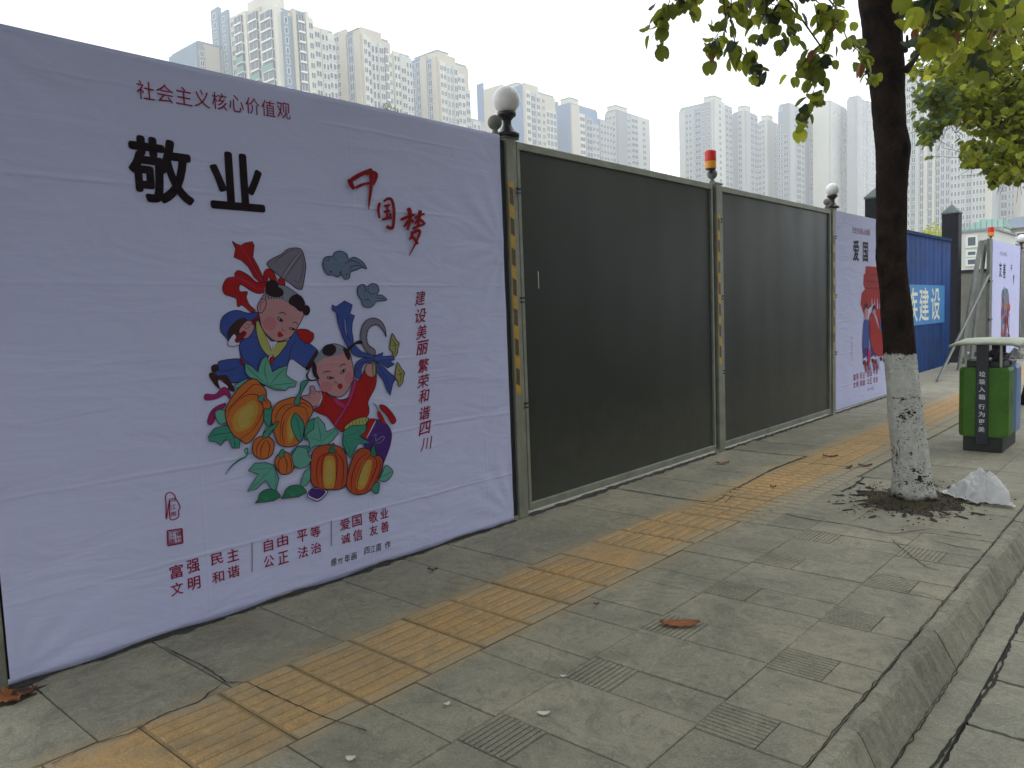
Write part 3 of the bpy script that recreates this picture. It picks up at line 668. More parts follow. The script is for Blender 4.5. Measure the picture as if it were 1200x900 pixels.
# blue ribbon, sickle
shape(2, [(348, 125), (385, 140), (455, 90), (520, 125), (500, 200), (540, 215), (520, 270), (515, 340), (530, 440), (490, 500), (440, 400), (400, 280), (385, 190), (350, 165)], 'blue', False)
stroke(2, [(430, 230), (450, 350), (510, 450)], .7); stroke(2, [(490, 210), (465, 300), (480, 380), (515, 440)], .7); stroke(2, [(455, 250), (470, 380)], .4, 'white')
shape(2, [(520, 460), (545, 470), (600, 520), (690, 545), (760, 560), (700, 600), (640, 570), (560, 560), (510, 520)], 'blue')
shape(2, [(700, 560), (780, 525), (775, 560), (850, 555), (880, 585), (840, 600), (875, 625), (820, 655), (760, 620), (710, 600)], 'blue', False)
shape(2, [(545, 730), (545, 640), (580, 590), (660, 570), (690, 600), (620, 620), (595, 680), (590, 740)], 'blue'); stroke(2, [(565, 720), (575, 640), (620, 600), (680, 590)], .7)
shape(2, [(715, 610), (780, 650), (850, 710), (885, 740), (860, 790), (838, 890), (815, 850), (780, 760), (720, 680)], 'blue', False); stroke(2, [(740, 650), (800, 730), (835, 850)], .6)
shape(2, [(650, 530), (610, 470), (588, 400), (600, 310), (640, 255), (700, 235), (760, 260), (795, 320), (805, 395), (785, 350), (740, 300), (700, 295), (655, 330), (640, 400), (655, 460), (710, 505), (705, 550)], 'grey')
for k2 in range(9):
    a = 2.3+k2*.33; cx_, cy_ = 725, 400; stroke(2, [(cx_+78*cos(a+.0), cy_+105*sin(a)), (cx_+92*cos(a), cy_+120*sin(a))], .7, 'line', False)
shape(2, [(480, 490), (560, 430), (600, 430), (600, 450), (540, 462), (495, 510)], 'hair', True, .3)
for (a, b, s1) in ((875, 470, 1), (920, 715, 1)):
    shape(2, [(a-40, b+20), (a-25, b-95), (a-10, b-95), (a+15, b-50), (a+40, b-20), (a+30, b+20), (a+25, b+60), (a-5, b+100), (a-20, b+50)], 'straw'); stroke(2, [(a-20, b-60), (a+10, b), (a, b+70)], .6); stroke(2, [(a-25, b), (a+30, b-10)], .5)
# second child
shape(4, [(150, 225), (200, 190), (205, 95), (260, 140), (330, 160), (400, 130), (430, 60), (470, 0), (500, -60), (555, -50), (560, 60), (510, 170), (515, 220), (500, 270), (400, 320), (340, 370), (290, 330), (240, 270), (190, 250)], 'red')
shape(4, [(415, 30), (435, 50), (400, 160), (345, 260), (300, 330), (285, 315), (340, 230), (380, 150)], 'pink', True, .6); shape(4, [(280, 140), (360, 195), (345, 215), (300, 190)], 'pink', True, .5)
stroke(4, [(470, 20), (500, 100), (505, 170)], .5, 'redd'); stroke(4, [(215, 120), (230, 180), (200, 235)], .5, 'redd'); stroke(4, [(540, -20), (520, 60), (505, 130)], .6, 'redd')
shape(2, [(630, 700), (625, 650), (655, 620), (700, 625), (712, 690), (700, 730), (660, 730)], 'skin')
shape(2, [(690, 620), (715, 630), (712, 715), (695, 715)], 'straw', True, .6)
shape(2, [(195, 600), (215, 560), (270, 500), (340, 455), (420, 465), (490, 520), (520, 620), (530, 730), (490, 830), (440, 890), (380, 900), (310, 870), (240, 800), (215, 700)], 'skin')
shape(2, [(370, 458), (440, 480), (440, 530), (340, 560), (280, 575), (215, 620), (200, 600), (260, 500)], 'scalp', True, 0)
oval(2, 323, 505, 60, 48, 'hair', -.3, .3); shape(2, [(440, 490), (485, 505), (500, 560), (490, 590), (465, 560)], 'hair', True, .3)
shape(2, [(190, 600), (215, 640), (220, 700), (240, 750), (200, 730), (180, 670)], 'hair', True, .3); stroke(2, [(160, 670), (135, 720), (160, 760), (230, 755)], 2.0, 'hair')
stroke(2, [(300, 560), (370, 545)], .4); oval(2, 300, 815, 55, 45, 'blush', 0, 0); oval(2, 490, 740, 35, 50, 'blush', 0, 0)
stroke(2, [(270, 700), (300, 685), (340, 690)], .9, 'hair'); stroke(2, [(405, 650), (440, 625), (465, 630)], .9, 'hair')
oval(2, 333, 740, 28, 8, 'white', .1, .9); oval(2, 335, 741, 10, 9, 'hair', 0, .2); oval(2, 440, 685, 27, 9, 'white', -.8, .9); oval(2, 442, 683, 10, 10, 'hair', 0, .2)
stroke(2, [(370, 760), (375, 778), (395, 778)], .6); shape(2, [(395, 805), (415, 790), (432, 800), (428, 825), (408, 828)], 'red', True, .5)
shape(4, [(75, 135), (115, 130), (130, 110), (125, 75), (150, 70), (165, 105), (190, 110), (198, 160), (170, 200), (130, 200), (110, 175), (80, 160)], 'skin'); stroke(4, [(110, 140), (140, 150)], .5); stroke(4, [(145, 100), (155, 130)], .5); stroke(4, [(192, 105), (202, 150), (175, 205)], 1.2, 'white')
shape(4, [(350, 345), (400, 300), (470, 275), (510, 280), (500, 320), (440, 345), (380, 360)], 'yel'); [stroke(4, [(380+k2*22, 300-k2*3), (390+k2*22, 345-k2*6)], .5) for k2 in range(6)]
shape(4, [(500, 310), (560, 290), (620, 310), (660, 370), (655, 450), (620, 550), (580, 620), (520, 560), (490, 480), (470, 400)], 'purple')
shape(4, [(510, 290), (560, 290), (540, 330), (500, 410), (465, 395), (500, 340)], 'red', True, .6); stroke(4, [(560, 295), (540, 335), (498, 415)], .9, 'white')
shape(4, [(585, 195), (620, 200), (660, 240), (692, 295), (665, 318), (630, 260), (595, 225)], 'red'); shape(4, [(570, 235), (590, 245), (625, 320), (600, 310), (575, 270)], 'red', True, .5); stroke(4, [(540, 180), (560, 200), (575, 240)], 1., 'greend')
stroke(4, [(540, 400), (560, 390), (560, 430), (600, 400), (615, 410), (590, 440), (540, 445)], .6, 'greyl')
# leaves of the vine
def vleaf(zk, cx, cy, r, rot, col, lobes=5, st=1.):
    p = []
    n = lobes*4
    for i in range(n):
        a = rot+2*pi*i/n; rr = r*(1, .84, .58, .84)[i % 4]*(1.12 if i < n/2 else .92)
        p.append((cx+rr*cos(a)*st, cy+rr*sin(a)))
    shape(zk, p, col, False, .7)
    for j in range(lobes):
        a = rot+2*pi*j/lobes; stroke(zk, [(cx, cy), (cx+r*.85*cos(a)*st, cy+r*.85*sin(a))], .5, 'line', False)
shape(3, [(365, 185), (420, 205), (480, 260), (490, 200), (510, 150), (550, 125), (580, 190), (600, 260), (650, 225), (725, 205), (715, 280), (750, 315), (805, 340), (790, 385), (740, 385), (710, 415), (620, 410), (570, 385), (500, 350), (400, 300), (370, 260)], 'greenl', False)
for q in ([(570, 380), (535, 260), (545, 150)], [(570, 380), (640, 290), (715, 225)], [(570, 375), (690, 360), (795, 350)], [(565, 375), (440, 270), (375, 200)], [(570, 380), (640, 400), (700, 405)]): stroke(3, q, .8, 'greend')
shape(3, [(265, 380), (310, 350), (370, 320), (420, 315), (370, 350), (300, 400)], 'greenl', False, .6)
shape(3, [(115, 600), (150, 575), (205, 590), (215, 640), (200, 690), (150, 695), (125, 650)], 'greenl', True, .7)
shape(3, [(60, 800), (110, 735), (200, 705), (240, 725), (290, 780), (325, 830), (320, 900), (260, 900), (235, 830), (190, 835), (165, 880), (120, 845), (65, 840)], 'green', False); stroke(3, [(65, 810), (150, 780), (270, 770)], .6); stroke(3, [(270, 780), (285, 900)], .6); stroke(3, [(180, 870), (220, 790)], .5)
shape(3, [(530, 560), (590, 540), (590, 640), (575, 720), (545, 700), (525, 640)], 'green', True, .7); shape(3, [(520, 780), (540, 730), (600, 700), (610, 740), (570, 800), (530, 810)], 'greenl', False, .7)
# pumpkins
def pump(zk, outline, ribs, hi=None, col='orange'):
    shape(zk, outline, col, True, 1.0)
    if hi: shape(zk, hi, 'orangey', True, 0); cx = sum(p[0] for p in hi)/len(hi); cy = sum(p[1] for p in hi)/len(hi); shape(zk, [(cx+(x-cx)*.6, cy+(y-cy)*.75) for x, y in hi], 'orangel', True, 0)
    for r in ribs: stroke(zk, r, 1.0, 'redd')
pump(3, [(200, 590), (240, 500), (310, 400), (400, 325), (460, 320), (500, 360), (545, 420), (550, 480), (585, 520), (575, 570), (530, 575), (520, 680), (460, 790), (385, 862), (330, 830), (270, 790), (220, 700)],
     [[(205, 600), (280, 510), (360, 440), (440, 365), (500, 370)], [(215, 650), (250, 560), (350, 470), (430, 445), (490, 470), (520, 560), (500, 640), (430, 750), (330, 820)], [(470, 470), (520, 480), (560, 530)], [(480, 500), (510, 530), (525, 560)]],
     [(300, 760), (260, 680), (300, 590), (390, 520), (450, 500), (480, 560), (460, 650), (400, 730)])
shape(3, [(475, 480), (510, 455), (550, 450), (520, 480), (530, 500), (490, 505)], 'green', True, .6)
pump(3, [(590, 660), (600, 580), (640, 520), (720, 485), (790, 470), (860, 490), (920, 530), (940, 590), (900, 670), (860, 780), (820, 860), (740, 890), (660, 870), (620, 800), (605, 720)],
     [[(615, 700), (640, 600), (700, 540), (770, 530)], [(665, 860), (665, 740), (690, 620), (750, 560), (800, 545), (870, 560), (895, 620), (880, 700)], [(800, 540), (860, 520), (915, 560)], [(700, 880), (680, 760), (700, 660)]],
     [(740, 860), (720, 760), (730, 660), (780, 600), (810, 640), (800, 760)])
shape(3, [(780, 525), (800, 470), (830, 420), (840, 350), (870, 330), (900, 335), (870, 390), (840, 450), (830, 500), (820, 535)], 'green', True, .8)
shape(3, [(755, 700), (765, 640), (790, 605), (840, 650), (865, 700), (860, 780), (835, 850), (790, 800)], 'green', True, .9); stroke(3, [(790, 620), (825, 730), (840, 840)], .6)
shape(3, [(870, 760), (890, 690), (930, 655), (965, 650), (985, 680), (970, 780), (910, 830), (870, 820)], 'green', True, .8)
shape(4, [(95, 390), (150, 350), (150, 290), (175, 270), (220, 320), (230, 370), (290, 345), (312, 380), (270, 430), (230, 460), (160, 460), (125, 490), (120, 440)], 'greenl', False); stroke(4, [(170, 290), (190, 380), (200, 450)], .7, 'greend'); stroke(4, [(120, 410), (195, 430)], .6, 'greend'); stroke(4, [(290, 360), (210, 430)], .6, 'greend')
shape(4, [(5, 500), (40, 465), (100, 460), (130, 490), (100, 530), (60, 560), (20, 580)], 'green', False, .8); shape(4, [(20, 585), (70, 550), (130, 520), (135, 570), (100, 590), (60, 612), (25, 605)], 'greenl', False, .7)
shape(4, [(70, 680), (90, 630), (125, 600), (130, 680), (100, 725), (60, 735)], 'greenl', False, .7)
shape(4, [(340, 400), (350, 360), (400, 330), (495, 325), (490, 370), (450, 400), (520, 445), (440, 450), (415, 500), (390, 545), (360, 500), (340, 450)], 'green', False, .8); stroke(4, [(345, 400), (420, 380), (490, 330)], .7, 'greend'); stroke(4, [(345, 405), (430, 420), (510, 445)], .6, 'greend'); stroke(4, [(345, 410), (380, 480), (390, 540)], .6, 'greend')
pump(5, [(298, 440), (310, 395), (345, 375), (390, 380), (415, 410), (410, 460), (385, 490), (340, 497), (308, 475)], [[(325, 490), (320, 440), (345, 395), (370, 385)], [(372, 390), (392, 430), (380, 488)], [(345, 490), (345, 440), (368, 395)]])
pump(5, [(420, 520), (430, 480), (465, 458), (500, 470), (522, 510), (515, 560), (480, 580), (445, 570)], [[(445, 570), (438, 520), (460, 475)], [(480, 575), (485, 520), (465, 475)], [(505, 560), (508, 510), (490, 475)]])
shape(5, [(355, 380), (365, 350), (400, 320), (440, 290), (420, 330), (395, 350), (385, 375)], 'green', True, .7); shape(5, [(440, 470), (455, 445), (470, 450), (470, 475), (450, 490)], 'green', True, .6)
pump(4, [(128, 640), (132, 540), (160, 480), (230, 455), (310, 465), (355, 510), (370, 600), (365, 700), (330, 745), (230, 752), (160, 735), (132, 700)],
     [[(180, 735), (165, 640), (185, 540), (255, 505)], [(215, 745), (200, 640), (210, 540), (255, 508)], [(285, 745), (300, 640), (300, 550), (280, 510)], [(330, 735), (345, 640), (335, 550), (290, 508)]],
     [(215, 730), (210, 640), (225, 540), (280, 540), (292, 640), (280, 735)], 'orangered')
pump(4, [(362, 720), (380, 620), (415, 520), (460, 480), (510, 485), (540, 520), (585, 530), (605, 570), (590, 640), (550, 720), (500, 770), (440, 785), (395, 770)],
     [[(395, 760), (400, 660), (440, 560), (500, 510)], [(430, 780), (440, 690), (470, 600), (520, 520)], [(490, 765), (540, 660), (565, 570), (530, 525)], [(540, 720), (585, 620), (580, 550)]],
     [(430, 740), (440, 660), (480, 570), (530, 560), (520, 640), (480, 740)], 'orangered')
shape(4, [(245, 500), (270, 450), (285, 450), (280, 480), (300, 500), (270, 510)], 'greend', True, .6); shape(4, [(520, 520), (535, 470), (548, 440), (552, 480), (560, 525), (540, 535)], 'greend', True, .6)
shape(4, [(600, 640), (625, 590), (670, 630), (650, 675), (615, 698), (580, 685)], 'greenl', True, .7); shape(4, [(530, 740), (560, 705), (580, 710), (575, 770), (550, 775)], 'green', True, .7); stroke(4, [(590, 670), (660, 635)], .5)
shape(4, [(105, 790), (145, 740), (230, 755), (235, 775), (180, 825), (130, 810)], 'white', True, .9); shape(4, [(115, 780), (145, 745), (225, 762), (180, 810), (135, 800)], 'purple', True, .3)
# lower leaves, fans and tendril
shape(5, [(275, 560), (310, 520), (370, 515), (410, 530), (440, 600), (425, 670), (400, 660), (370, 610), (320, 660), (270, 675), (310, 610), (330, 580)], 'greenl', False); stroke(5, [(280, 555), (350, 550), (410, 545)], .5, 'greend'); stroke(5, [(410, 540), (350, 600), (285, 665)], .6, 'greend'); stroke(5, [(410, 540), (425, 600), (420, 660)], .5, 'greend')
shape(5, [(510, 480), (540, 430), (590, 440), (600, 480), (620, 500), (590, 540), (550, 550), (520, 530)], 'greenl', False, .6)
for (cx_, cy_, a0) in ((320, 735, -.1), (460, 712, -.1)):
    pts = [(cx_-8, cy_)]+[(cx_+70+58*cos(a0+pi+i*pi/9)*1.05+30*0, cy_-28+48*sin(a0+pi+i*pi/9)) for i in range(10)]+[(cx_+90, cy_-12)]
    shape(5, pts, 'greend', False, .6)
    for i in range(1, 9): stroke(5, [(cx_+50, cy_-15), (cx_+70+52*cos(a0+pi+i*pi/9), cy_-28+42*sin(a0+pi+i*pi/9))], .45, 'green', False)
stroke(5, [(300, 460), (270, 470), (255, 450), (270, 440), (265, 480), (230, 500), (190, 530), (165, 560), (152, 582)], 1.8, 'green'); stroke(5, [(265, 480), (230, 500), (190, 530), (165, 560)], .5)
pic = ART.build('printed_picture', AM, ban)
# the three brush-written characters: every stroke a tapering sweep
Z[7] = (140, 80, 3.158)
def brush(pts, w0, w1):
    global ART
    ox, oy, s = Z[7]; p = spline([(ox+u/s, oy+v/s) for u, v in pts], False, 6); n = len(p); A = []; B = []
    for i, (x, y) in enumerate(p):
        x1, y1 = p[max(i-1, 0)]; x2, y2 = p[min(i+1, n-1)]; dx, dy = x2-x1, y2-y1; l = math.hypot(dx, dy) or 1; t_ = i/(n-1)
        w_ = (w0*(1-t_)+w1*t_)*1.35/s*(.55+.45*min(1, t_*7))*(1 if t_ < .8 or w1 > 5 else 1-(t_-.8)*2.5)
        A.append((x-dy/l*w_/2, y+dx/l*w_/2)); B.append((x+dy/l*w_/2, y-dx/l*w_/2))
    layer[0] += 1; X = BX+.003+layer[0]*.00003; vs = []
    for a, b in zip(A, B):
        for q in (a, b): w3 = onX(q[0], q[1], BX); vs.append((X+disp(w3.y, w3.z), w3.y, w3.z))
    BR_.add(vs, [(2*i, 2*i+1, 2*i+3, 2*i+2) for i in range(n-1)])
for strokes in ((([(846, 410), (853, 432), (864, 448)], 16, 9), ([(848, 418), (880, 398), (910, 384), (922, 380)], 13, 10), ([(905, 392), (932, 387), (945, 396), (938, 420), (930, 432)], 12, 9), ([(868, 444), (898, 430), (930, 424)], 9, 6), ([(921, 372), (927, 395), (926, 440), (920, 490), (917, 524)], 15, 4)),
        (([(958, 498), (953, 525), (957, 556)], 9, 6), ([(972, 494), (988, 484), (1002, 488), (1010, 520), (1010, 560), (1004, 592), (982, 586)], 8, 9), ([(974, 512), (996, 506)], 8, 6), ([(986, 508), (985, 556)], 7, 6), ([(973, 533), (997, 527)], 7, 6), ([(966, 562), (984, 556), (1003, 553)], 7, 9), ([(993, 538), (1000, 547)], 7, 7)),
        (([(1034, 562), (1058, 552), (1088, 542)], 9, 7), ([(1062, 518), (1070, 535), (1068, 570), (1060, 600)], 14, 7), ([(1066, 562), (1052, 582), (1046, 588)], 9, 4), ([(1074, 560), (1084, 572)], 9, 7), ([(1086, 556), (1108, 544), (1124, 540)], 8, 6), ([(1108, 526), (1104, 550), (1098, 590)], 12, 7), ([(1100, 558), (1088, 578)], 8, 4), ([(1104, 560), (1116, 568), (1124, 580)], 8, 9),
         ([(1078, 596), (1100, 586), (1122, 578)], 8, 6), ([(1080, 604), (1076, 622), (1068, 636)], 11, 5), ([(1076, 612), (1096, 602), (1106, 606), (1098, 632), (1086, 658), (1066, 694)], 11, 4), ([(1078, 624), (1088, 634), (1098, 652)], 10, 8))):
    BR_ = MB(); [brush(*q) for q in strokes]; BR_.build('character', INK['red'], ban)
# seals
se = MB()
def ringpx(pts, wd):
    n = len(pts)
    for i in range(n):
        (x0, y0), (x1, y1) = pts[i], pts[(i+1) % n]; dx, dy = x1-x0, y1-y0; l = math.hypot(dx, dy) or 1; a, b = -dy/l*wd, dx/l*wd
        q = [onX(x0+a, y0+b, BX), onX(x1+a, y1+b, BX), onX(x1-a, y1-b, BX), onX(x0-a, y0-b, BX)]
        se.add([(BX+disp(v.y, v.z)+.0032, v.y, v.z) for v in q], [(0, 1, 2, 3)])
S4 = lambda u, v: (170+u/3.871, 560+v/3.871)
ringpx(spline([S4(*q) for q in ((95, 188), (94, 120), (92, 80), (110, 65), (130, 75), (138, 95), (148, 110), (158, 135), (150, 150), (150, 178), (112, 186), (110, 100))], True, 3), .65)
ringpx([S4(*q) for q in ((99, 240), (166, 230), (170, 295), (102, 307))], .8)
ringpx([S4(*q) for q in ((105, 246), (162, 237), (165, 290), (107, 300))], .35)
for ch, u0, v0, u1, v1 in (('四', 108, 90, 135, 110), ('江', 112, 118, 140, 145), ('南', 114, 150, 140, 175), ('锦', 136, 240, 162, 268), ('江', 108, 245, 132, 272), ('竹', 138, 266, 164, 292), ('画', 110, 272, 134, 298)):
    a = S4(u0, v0); b = S4(u1, v1); pxchar(se, ch, a[0], a[1], b[0], b[1], BX, .01)
o = se.build('seal_stamps', INK['crim'], ban); o['kind'] = 'stuff'
# loose thread under the hem
MB().tube([onX(443, 664, FX+.02), onX(447, 668, FX+.04), onX(449, 673, FX+.06)], [.0015]*3, 5).build('loose_thread', M['globe'], ban)

# ------------------------------------------------------------------ hoarding panels and posts
PANEL_G = 'dark hoarding panels of the site fence'
def panel(y0, y1, label, sheet='panel', X=FX, z0=.035, z1=2.77, cat='fence panel'):
    e = empty('hoarding_panel', (X, y0, 0), label, cat, PANEL_G)
    r = .055
    MB().box((X-.035, y0, z1-r), (X+.02, y1, z1)).build('top_rail', M['alu'], e, bevel=.004)
    MB().box((X-.035, y0, z0), (X+.02, y1, z0+r)).build('bottom_rail', M['alu'], e, bevel=.004)
    MB().box((X-.035, y0, z0+r), (X+.018, y0+.03, z1-r)).build('side_rail', M['alu'], e)
    MB().box((X-.035, y1-.03, z0+r), (X+.018, y1, z1-r)).build('side_rail', M['alu'], e)
    mb = MB(); n = 60; vs = []; fs = []
    for j in range(13):
        for i in range(n+1):
            y = y0+.03+(y1-y0-.06)*i/n; z = z0+r+(z1-z0-2*r)*j/12
            vs.append((X-.004+.002*noise.noise(Vector((y*2.2, z*.5, 5+y0)))+.0008*sin(y*11), y, z))
    for j in range(12):
        for i in range(n): a = j*(n+1)+i; fs.append((a, a+1, a+n+2, a+n+1))
    mb.add(vs, fs); mb.add([(v[0]-.02, v[1], v[2]) for v in (vs[0], vs[n], vs[-1], vs[-n-1])], [(3, 2, 1, 0)])
    mb.build('sheet', M[sheet], e, smooth=True)
    MB().box((X-.03, y1+.002, z0), (X-.002, y1+.058, z1-.01)).build('gap_shade_strip', M['gap'], e)  # dark strip painting the shaded gap between panel and post
    return e
def hung_panel(y0, y1, label):
    e = empty('hoarding_panel', (FX, y0, 0), label, 'fence panel', PANEL_G)
    MB().box((FX-.035, y0, .03), (FX-.004, y1, 2.775)).build('sheet', M['panel'], e)
    MB().box((FX-.03, y1+.002, .03), (FX+.012, y1+.06, 2.76)).build('gap_shade_strip', M['gap'], e)  # shade of the gap beside the post, put in as a dark strip
    return e
mk = [onX(631, 318, FX+.004), onX(632, 338, FX+.004)]
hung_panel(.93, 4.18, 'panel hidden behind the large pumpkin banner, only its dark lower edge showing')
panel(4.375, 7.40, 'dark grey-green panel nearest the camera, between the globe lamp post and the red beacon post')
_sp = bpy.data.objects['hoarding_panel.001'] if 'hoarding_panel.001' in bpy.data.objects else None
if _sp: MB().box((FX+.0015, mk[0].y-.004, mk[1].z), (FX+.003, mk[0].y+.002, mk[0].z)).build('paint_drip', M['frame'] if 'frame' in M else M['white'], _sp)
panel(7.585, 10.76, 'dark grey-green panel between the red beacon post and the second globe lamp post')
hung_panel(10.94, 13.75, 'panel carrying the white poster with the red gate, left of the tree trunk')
POST_G = 'steel posts of the site fence'
def post(y, label, tape=True, wd=.105, X=FX, z1=2.79):
    e = empty('fence_post', (X, y, 0), label, 'post', POST_G)
    MB().box((X-.04, y-wd/2, 0), (X+.03, y+wd/2, z1)).build('shaft', M['alu'], e, bevel=.006)
    MB().box((X-.05, y-wd/2-.02, z1-.012), (X+.035, y+wd/2+.035, z1+.006)).build('cap_plate', M['alu'], e, bevel=.003)
    if tape:
        yt = y-.018; zs = .98; k = 0
        MB().box((X+.030, yt-.026, .93), (X+.0320, yt+.026, 2.47)).build('yellow_tape', M['tapey'], e)
        z = 1.0
        while z < 2.42:
            mb = MB(); mb.add([(X+.0335, yt-.02, z+.01), (X+.0335, yt+.02, z-.008), (X+.0335, yt+.02, z+.112), (X+.0335, yt-.02, z+.13)], [(0, 1, 2, 3)]); 
            mb.add([(X+.0322, yt-.02, z+.01), (X+.0322, yt+.02, z-.008), (X+.0322, yt+.02, z+.112), (X+.0322, yt-.02, z+.13)], [(3, 2, 1, 0)])
            mb.build('black_mark', M['tapek'], e); z += .218
    for z in (.85, 1.63, 2.42):
        MB().box((X+.0, y+wd/2-.012, z), (X+.042, y+wd/2+.03, z+.014)).box((X+.03, y+wd/2-.012, z-.03), (X+.042, y+wd/2+.022, z-.018)).build('clip', M['black'], e)
    return e
MB_gap = []
post(.872, 'grey-green post at the left edge of the picture, beside the pumpkin banner', False)
post(4.30, 'tall taped post right beside the large banner, under the nearest globe lamp')
post(7.515, 'post with yellow and black tape under the nearest red and amber beacon')
post(10.86, 'slim post with tape between the dark panel and the poster of the red gate')
post(13.85, 'post mostly hidden behind the painted tree trunk, with a red beacon on top')
# ball finials, globe lamps, beacons
def ballf(y, label, X=FX-.02, r=.052, z=2.80):
    e = empty('post_ball', (X, y, z), label, 'finial', 'round finials on the fence posts')
    MB().lathe([(.03, -.008), (.034, 0), (.02, .02), (.018, .035)], (X, y, z), 14).build('stem', M['ball'], e)
    MB().lathe([(max(.001, r*sin(pi*i/12)), .03+r-r*cos(pi*i/12)) for i in range(13)], (X, y, z), 20).build('ball', M['ball'], e, smooth=True)
def globe(y, z, label, r=.098, X=FX-.0):
    e = empty('globe_lamp', (X, y, z), label, 'lamp', 'white globe lamps on the fence')
    MB().lathe([(.085, 0), (.088, .022), (.07, .03), (.052, .05), (.033, .08), (.03, .115), (.045, .135), (.066, .15), (.07, .175), (.05, .18)], (X, y, z), 22).build('base', M['black'], e, smooth=True)
    MB().lathe([(max(.001, r*sin(pi*i/14)), .165+r-r*cos(pi*i/14)) for i in range(15)], (X, y, z), 28).build('globe', M['globe'], e, smooth=True)
def beacon(y, z, label, X=FX-.01, sc_=1.):
    e = empty('warning_beacon', (X, y, z), label, 'warning light', 'red and amber beacons on the fence')
    s = sc_
    MB().lathe([(.02*s, 0), (.02*s, .03*s), (.052*s, .035*s), (.05*s, .045*s)], (X, y, z), 16).build('base', M['black'], e)
    MB().lathe([(.055*s, .045*s), (.057*s, .05*s), (.057*s, .115*s), (.055*s, .118*s)], (X, y, z), 20).build('amber_lens', M['orange'], e, smooth=False)
    MB().lathe([(.056*s, .118*s), (.058*s, .122*s), (.058*s, .215*s), (.05*s, .225*s), (.0*s+.001, .227*s)], (X, y, z), 20).build('red_lens', M['red'], e, smooth=False)
ballf(4.19, 'round grey-green ball on the corner beside the nearest globe lamp'); globe(4.30, 2.79, 'large white globe lamp on a black stem, nearest the camera beside the pumpkin banner')
ballf(7.47, 'small dark ball under the nearest red and amber beacon'); beacon(7.42, 2.885, 'red and amber beacon standing between the two dark panels')
ballf(10.72, 'small grey ball beside the second globe lamp by the red gate poster', r=.045); globe(10.87, 2.80, 'white globe lamp between the dark panel and the poster of the red gate', r=.085)
ballf(13.8, 'ball on the post behind the painted tree trunk'); beacon(13.88, 2.88, 'red beacon peeping out at the right side of the tree trunk')

# poster 2
def poster(name, y0, y1, z0, z1, label, head, X=FX+.008):
    e = empty(name, (X, y0, 0), label, 'poster')
    mb = MB(); mb.box((X-.01, y0, z0), (X, y1, z1)); mb.build('sheet', M['cloth'], e)
    return e
P2 = poster('poster', 10.955, 13.74, .04, 2.78, 'white poster with a red gate tower and children, half hidden behind the painted tree trunk', '爱国')
X2 = FX+.008
t = MB()
for i, ch in enumerate('社会主义核心价值观'): put(t, ch, 11.68+i*.088, 2.56, .08, .09, X2, .0, dsp=False, lift=.002)
o = t.build('title_lettering', INK['crim'], P2); o['kind'] = 'stuff'
t = CL(); put(t, '爱', 11.80, 2.27, .26, .30, X2, .03, dsp=False, lift=.002); put(t, '国', 12.22, 2.265, .24, .29, X2, .03, dsp=False, lift=.002); put(t, '中', 12.83, 1.98, .1, .14, X2, .02, dsp=False, lift=.002); t.build('large_lettering', INK['blk'], P2)
t = MB()
for r, row in enumerate(('富强民主自由平等', '文明和谐公正法治')):
    for i, ch in enumerate(row): put(t, ch, 11.74+i*.125+(i//2)*.04+(i//4)*.04, .44-r*.115, .1, .09, X2, .012, dsp=False, lift=.002)
o = t.build('value_lettering', INK['crim'], P2); o['kind'] = 'stuff'
t = MB()
for i, ch in enumerate('建设美丽四川'): put(t, ch, 11.62, 1.02-i*.06, .045, .05, X2, .0, dsp=False, lift=.002)
for i, ch in enumerate('绵竹年画'): put(t, ch, 12.35+i*.08, .2, .06, .05, X2, .0, dsp=False, lift=.002)
o = t.build('small_lettering', INK['gr'], P2); o['kind'] = 'stuff'
def artpanel(par, X, items, name='printed_picture'):
    mb = MB(); k = 0
    for col, pts, sm in items:
        k += 1; p = spline(pts, True, 4) if sm else pts
        tri = tessellate_polygon([[Vector((a, b, 0)) for a, b in p]]); mb.add([(X+.002+k*.0003, a, b) for a, b in p], tri, AC[col])
    return mb.build(name, AM, par)
def rc(a, b, c, d): return [(a, b), (c, b), (c, d), (a, d)]
it = [('red', [(12.12, 1.78), (12.14, 1.93), (12.2, 1.95), (12.24, 2.06), (13.4, 2.06), (13.45, 1.9), (13.4, 1.75), (12.2, 1.72)], False),
      ('redd', rc(12.22, 1.82, 13.4, 1.85), False), ('redd', rc(12.2, 1.68, 13.4, 1.75), False), ('redd', rc(12.25, 1.93, 13.3, 1.95), False),
      ('red', [(12.0, 1.5), (12.05, 1.66), (12.2, 1.72), (13.5, 1.72), (13.5, 1.1), (12.95, 1.05), (12.6, 1.5), (12.15, 1.35)], False)]
for i in range(5): it.append(('white', [(12.5+i*.13, 1.42), (12.52+i*.13, 1.6), (12.56+i*.13, 1.42)], False))
for cx_, top in ((12.25, 1.45), (12.62, 1.42), (13.05, 1.45)):
    it += [('blue', [(cx_-.16, .78), (cx_-.13, 1.2), (cx_, 1.28), (cx_+.13, 1.2), (cx_+.12, .78)], True), ('skin', [(cx_-.08, top-.12), (cx_-.06, top-.02), (cx_+.06, top-.02), (cx_+.08, top-.12), (cx_, top-.2)], True),
           ('hair', [(cx_-.09, top-.04), (cx_-.05, top+.05), (cx_+.06, top+.05), (cx_+.09, top-.04), (cx_, top)], True), ('purple', [(cx_-.14, .68), (cx_-.13, .84), (cx_+.1, .84), (cx_+.08, .66), (cx_, .72)], False),
           ('hair', rc(cx_-.14, .6, cx_-.04, .66), False), ('hair', rc(cx_+.02, .58, cx_+.1, .64), False)]
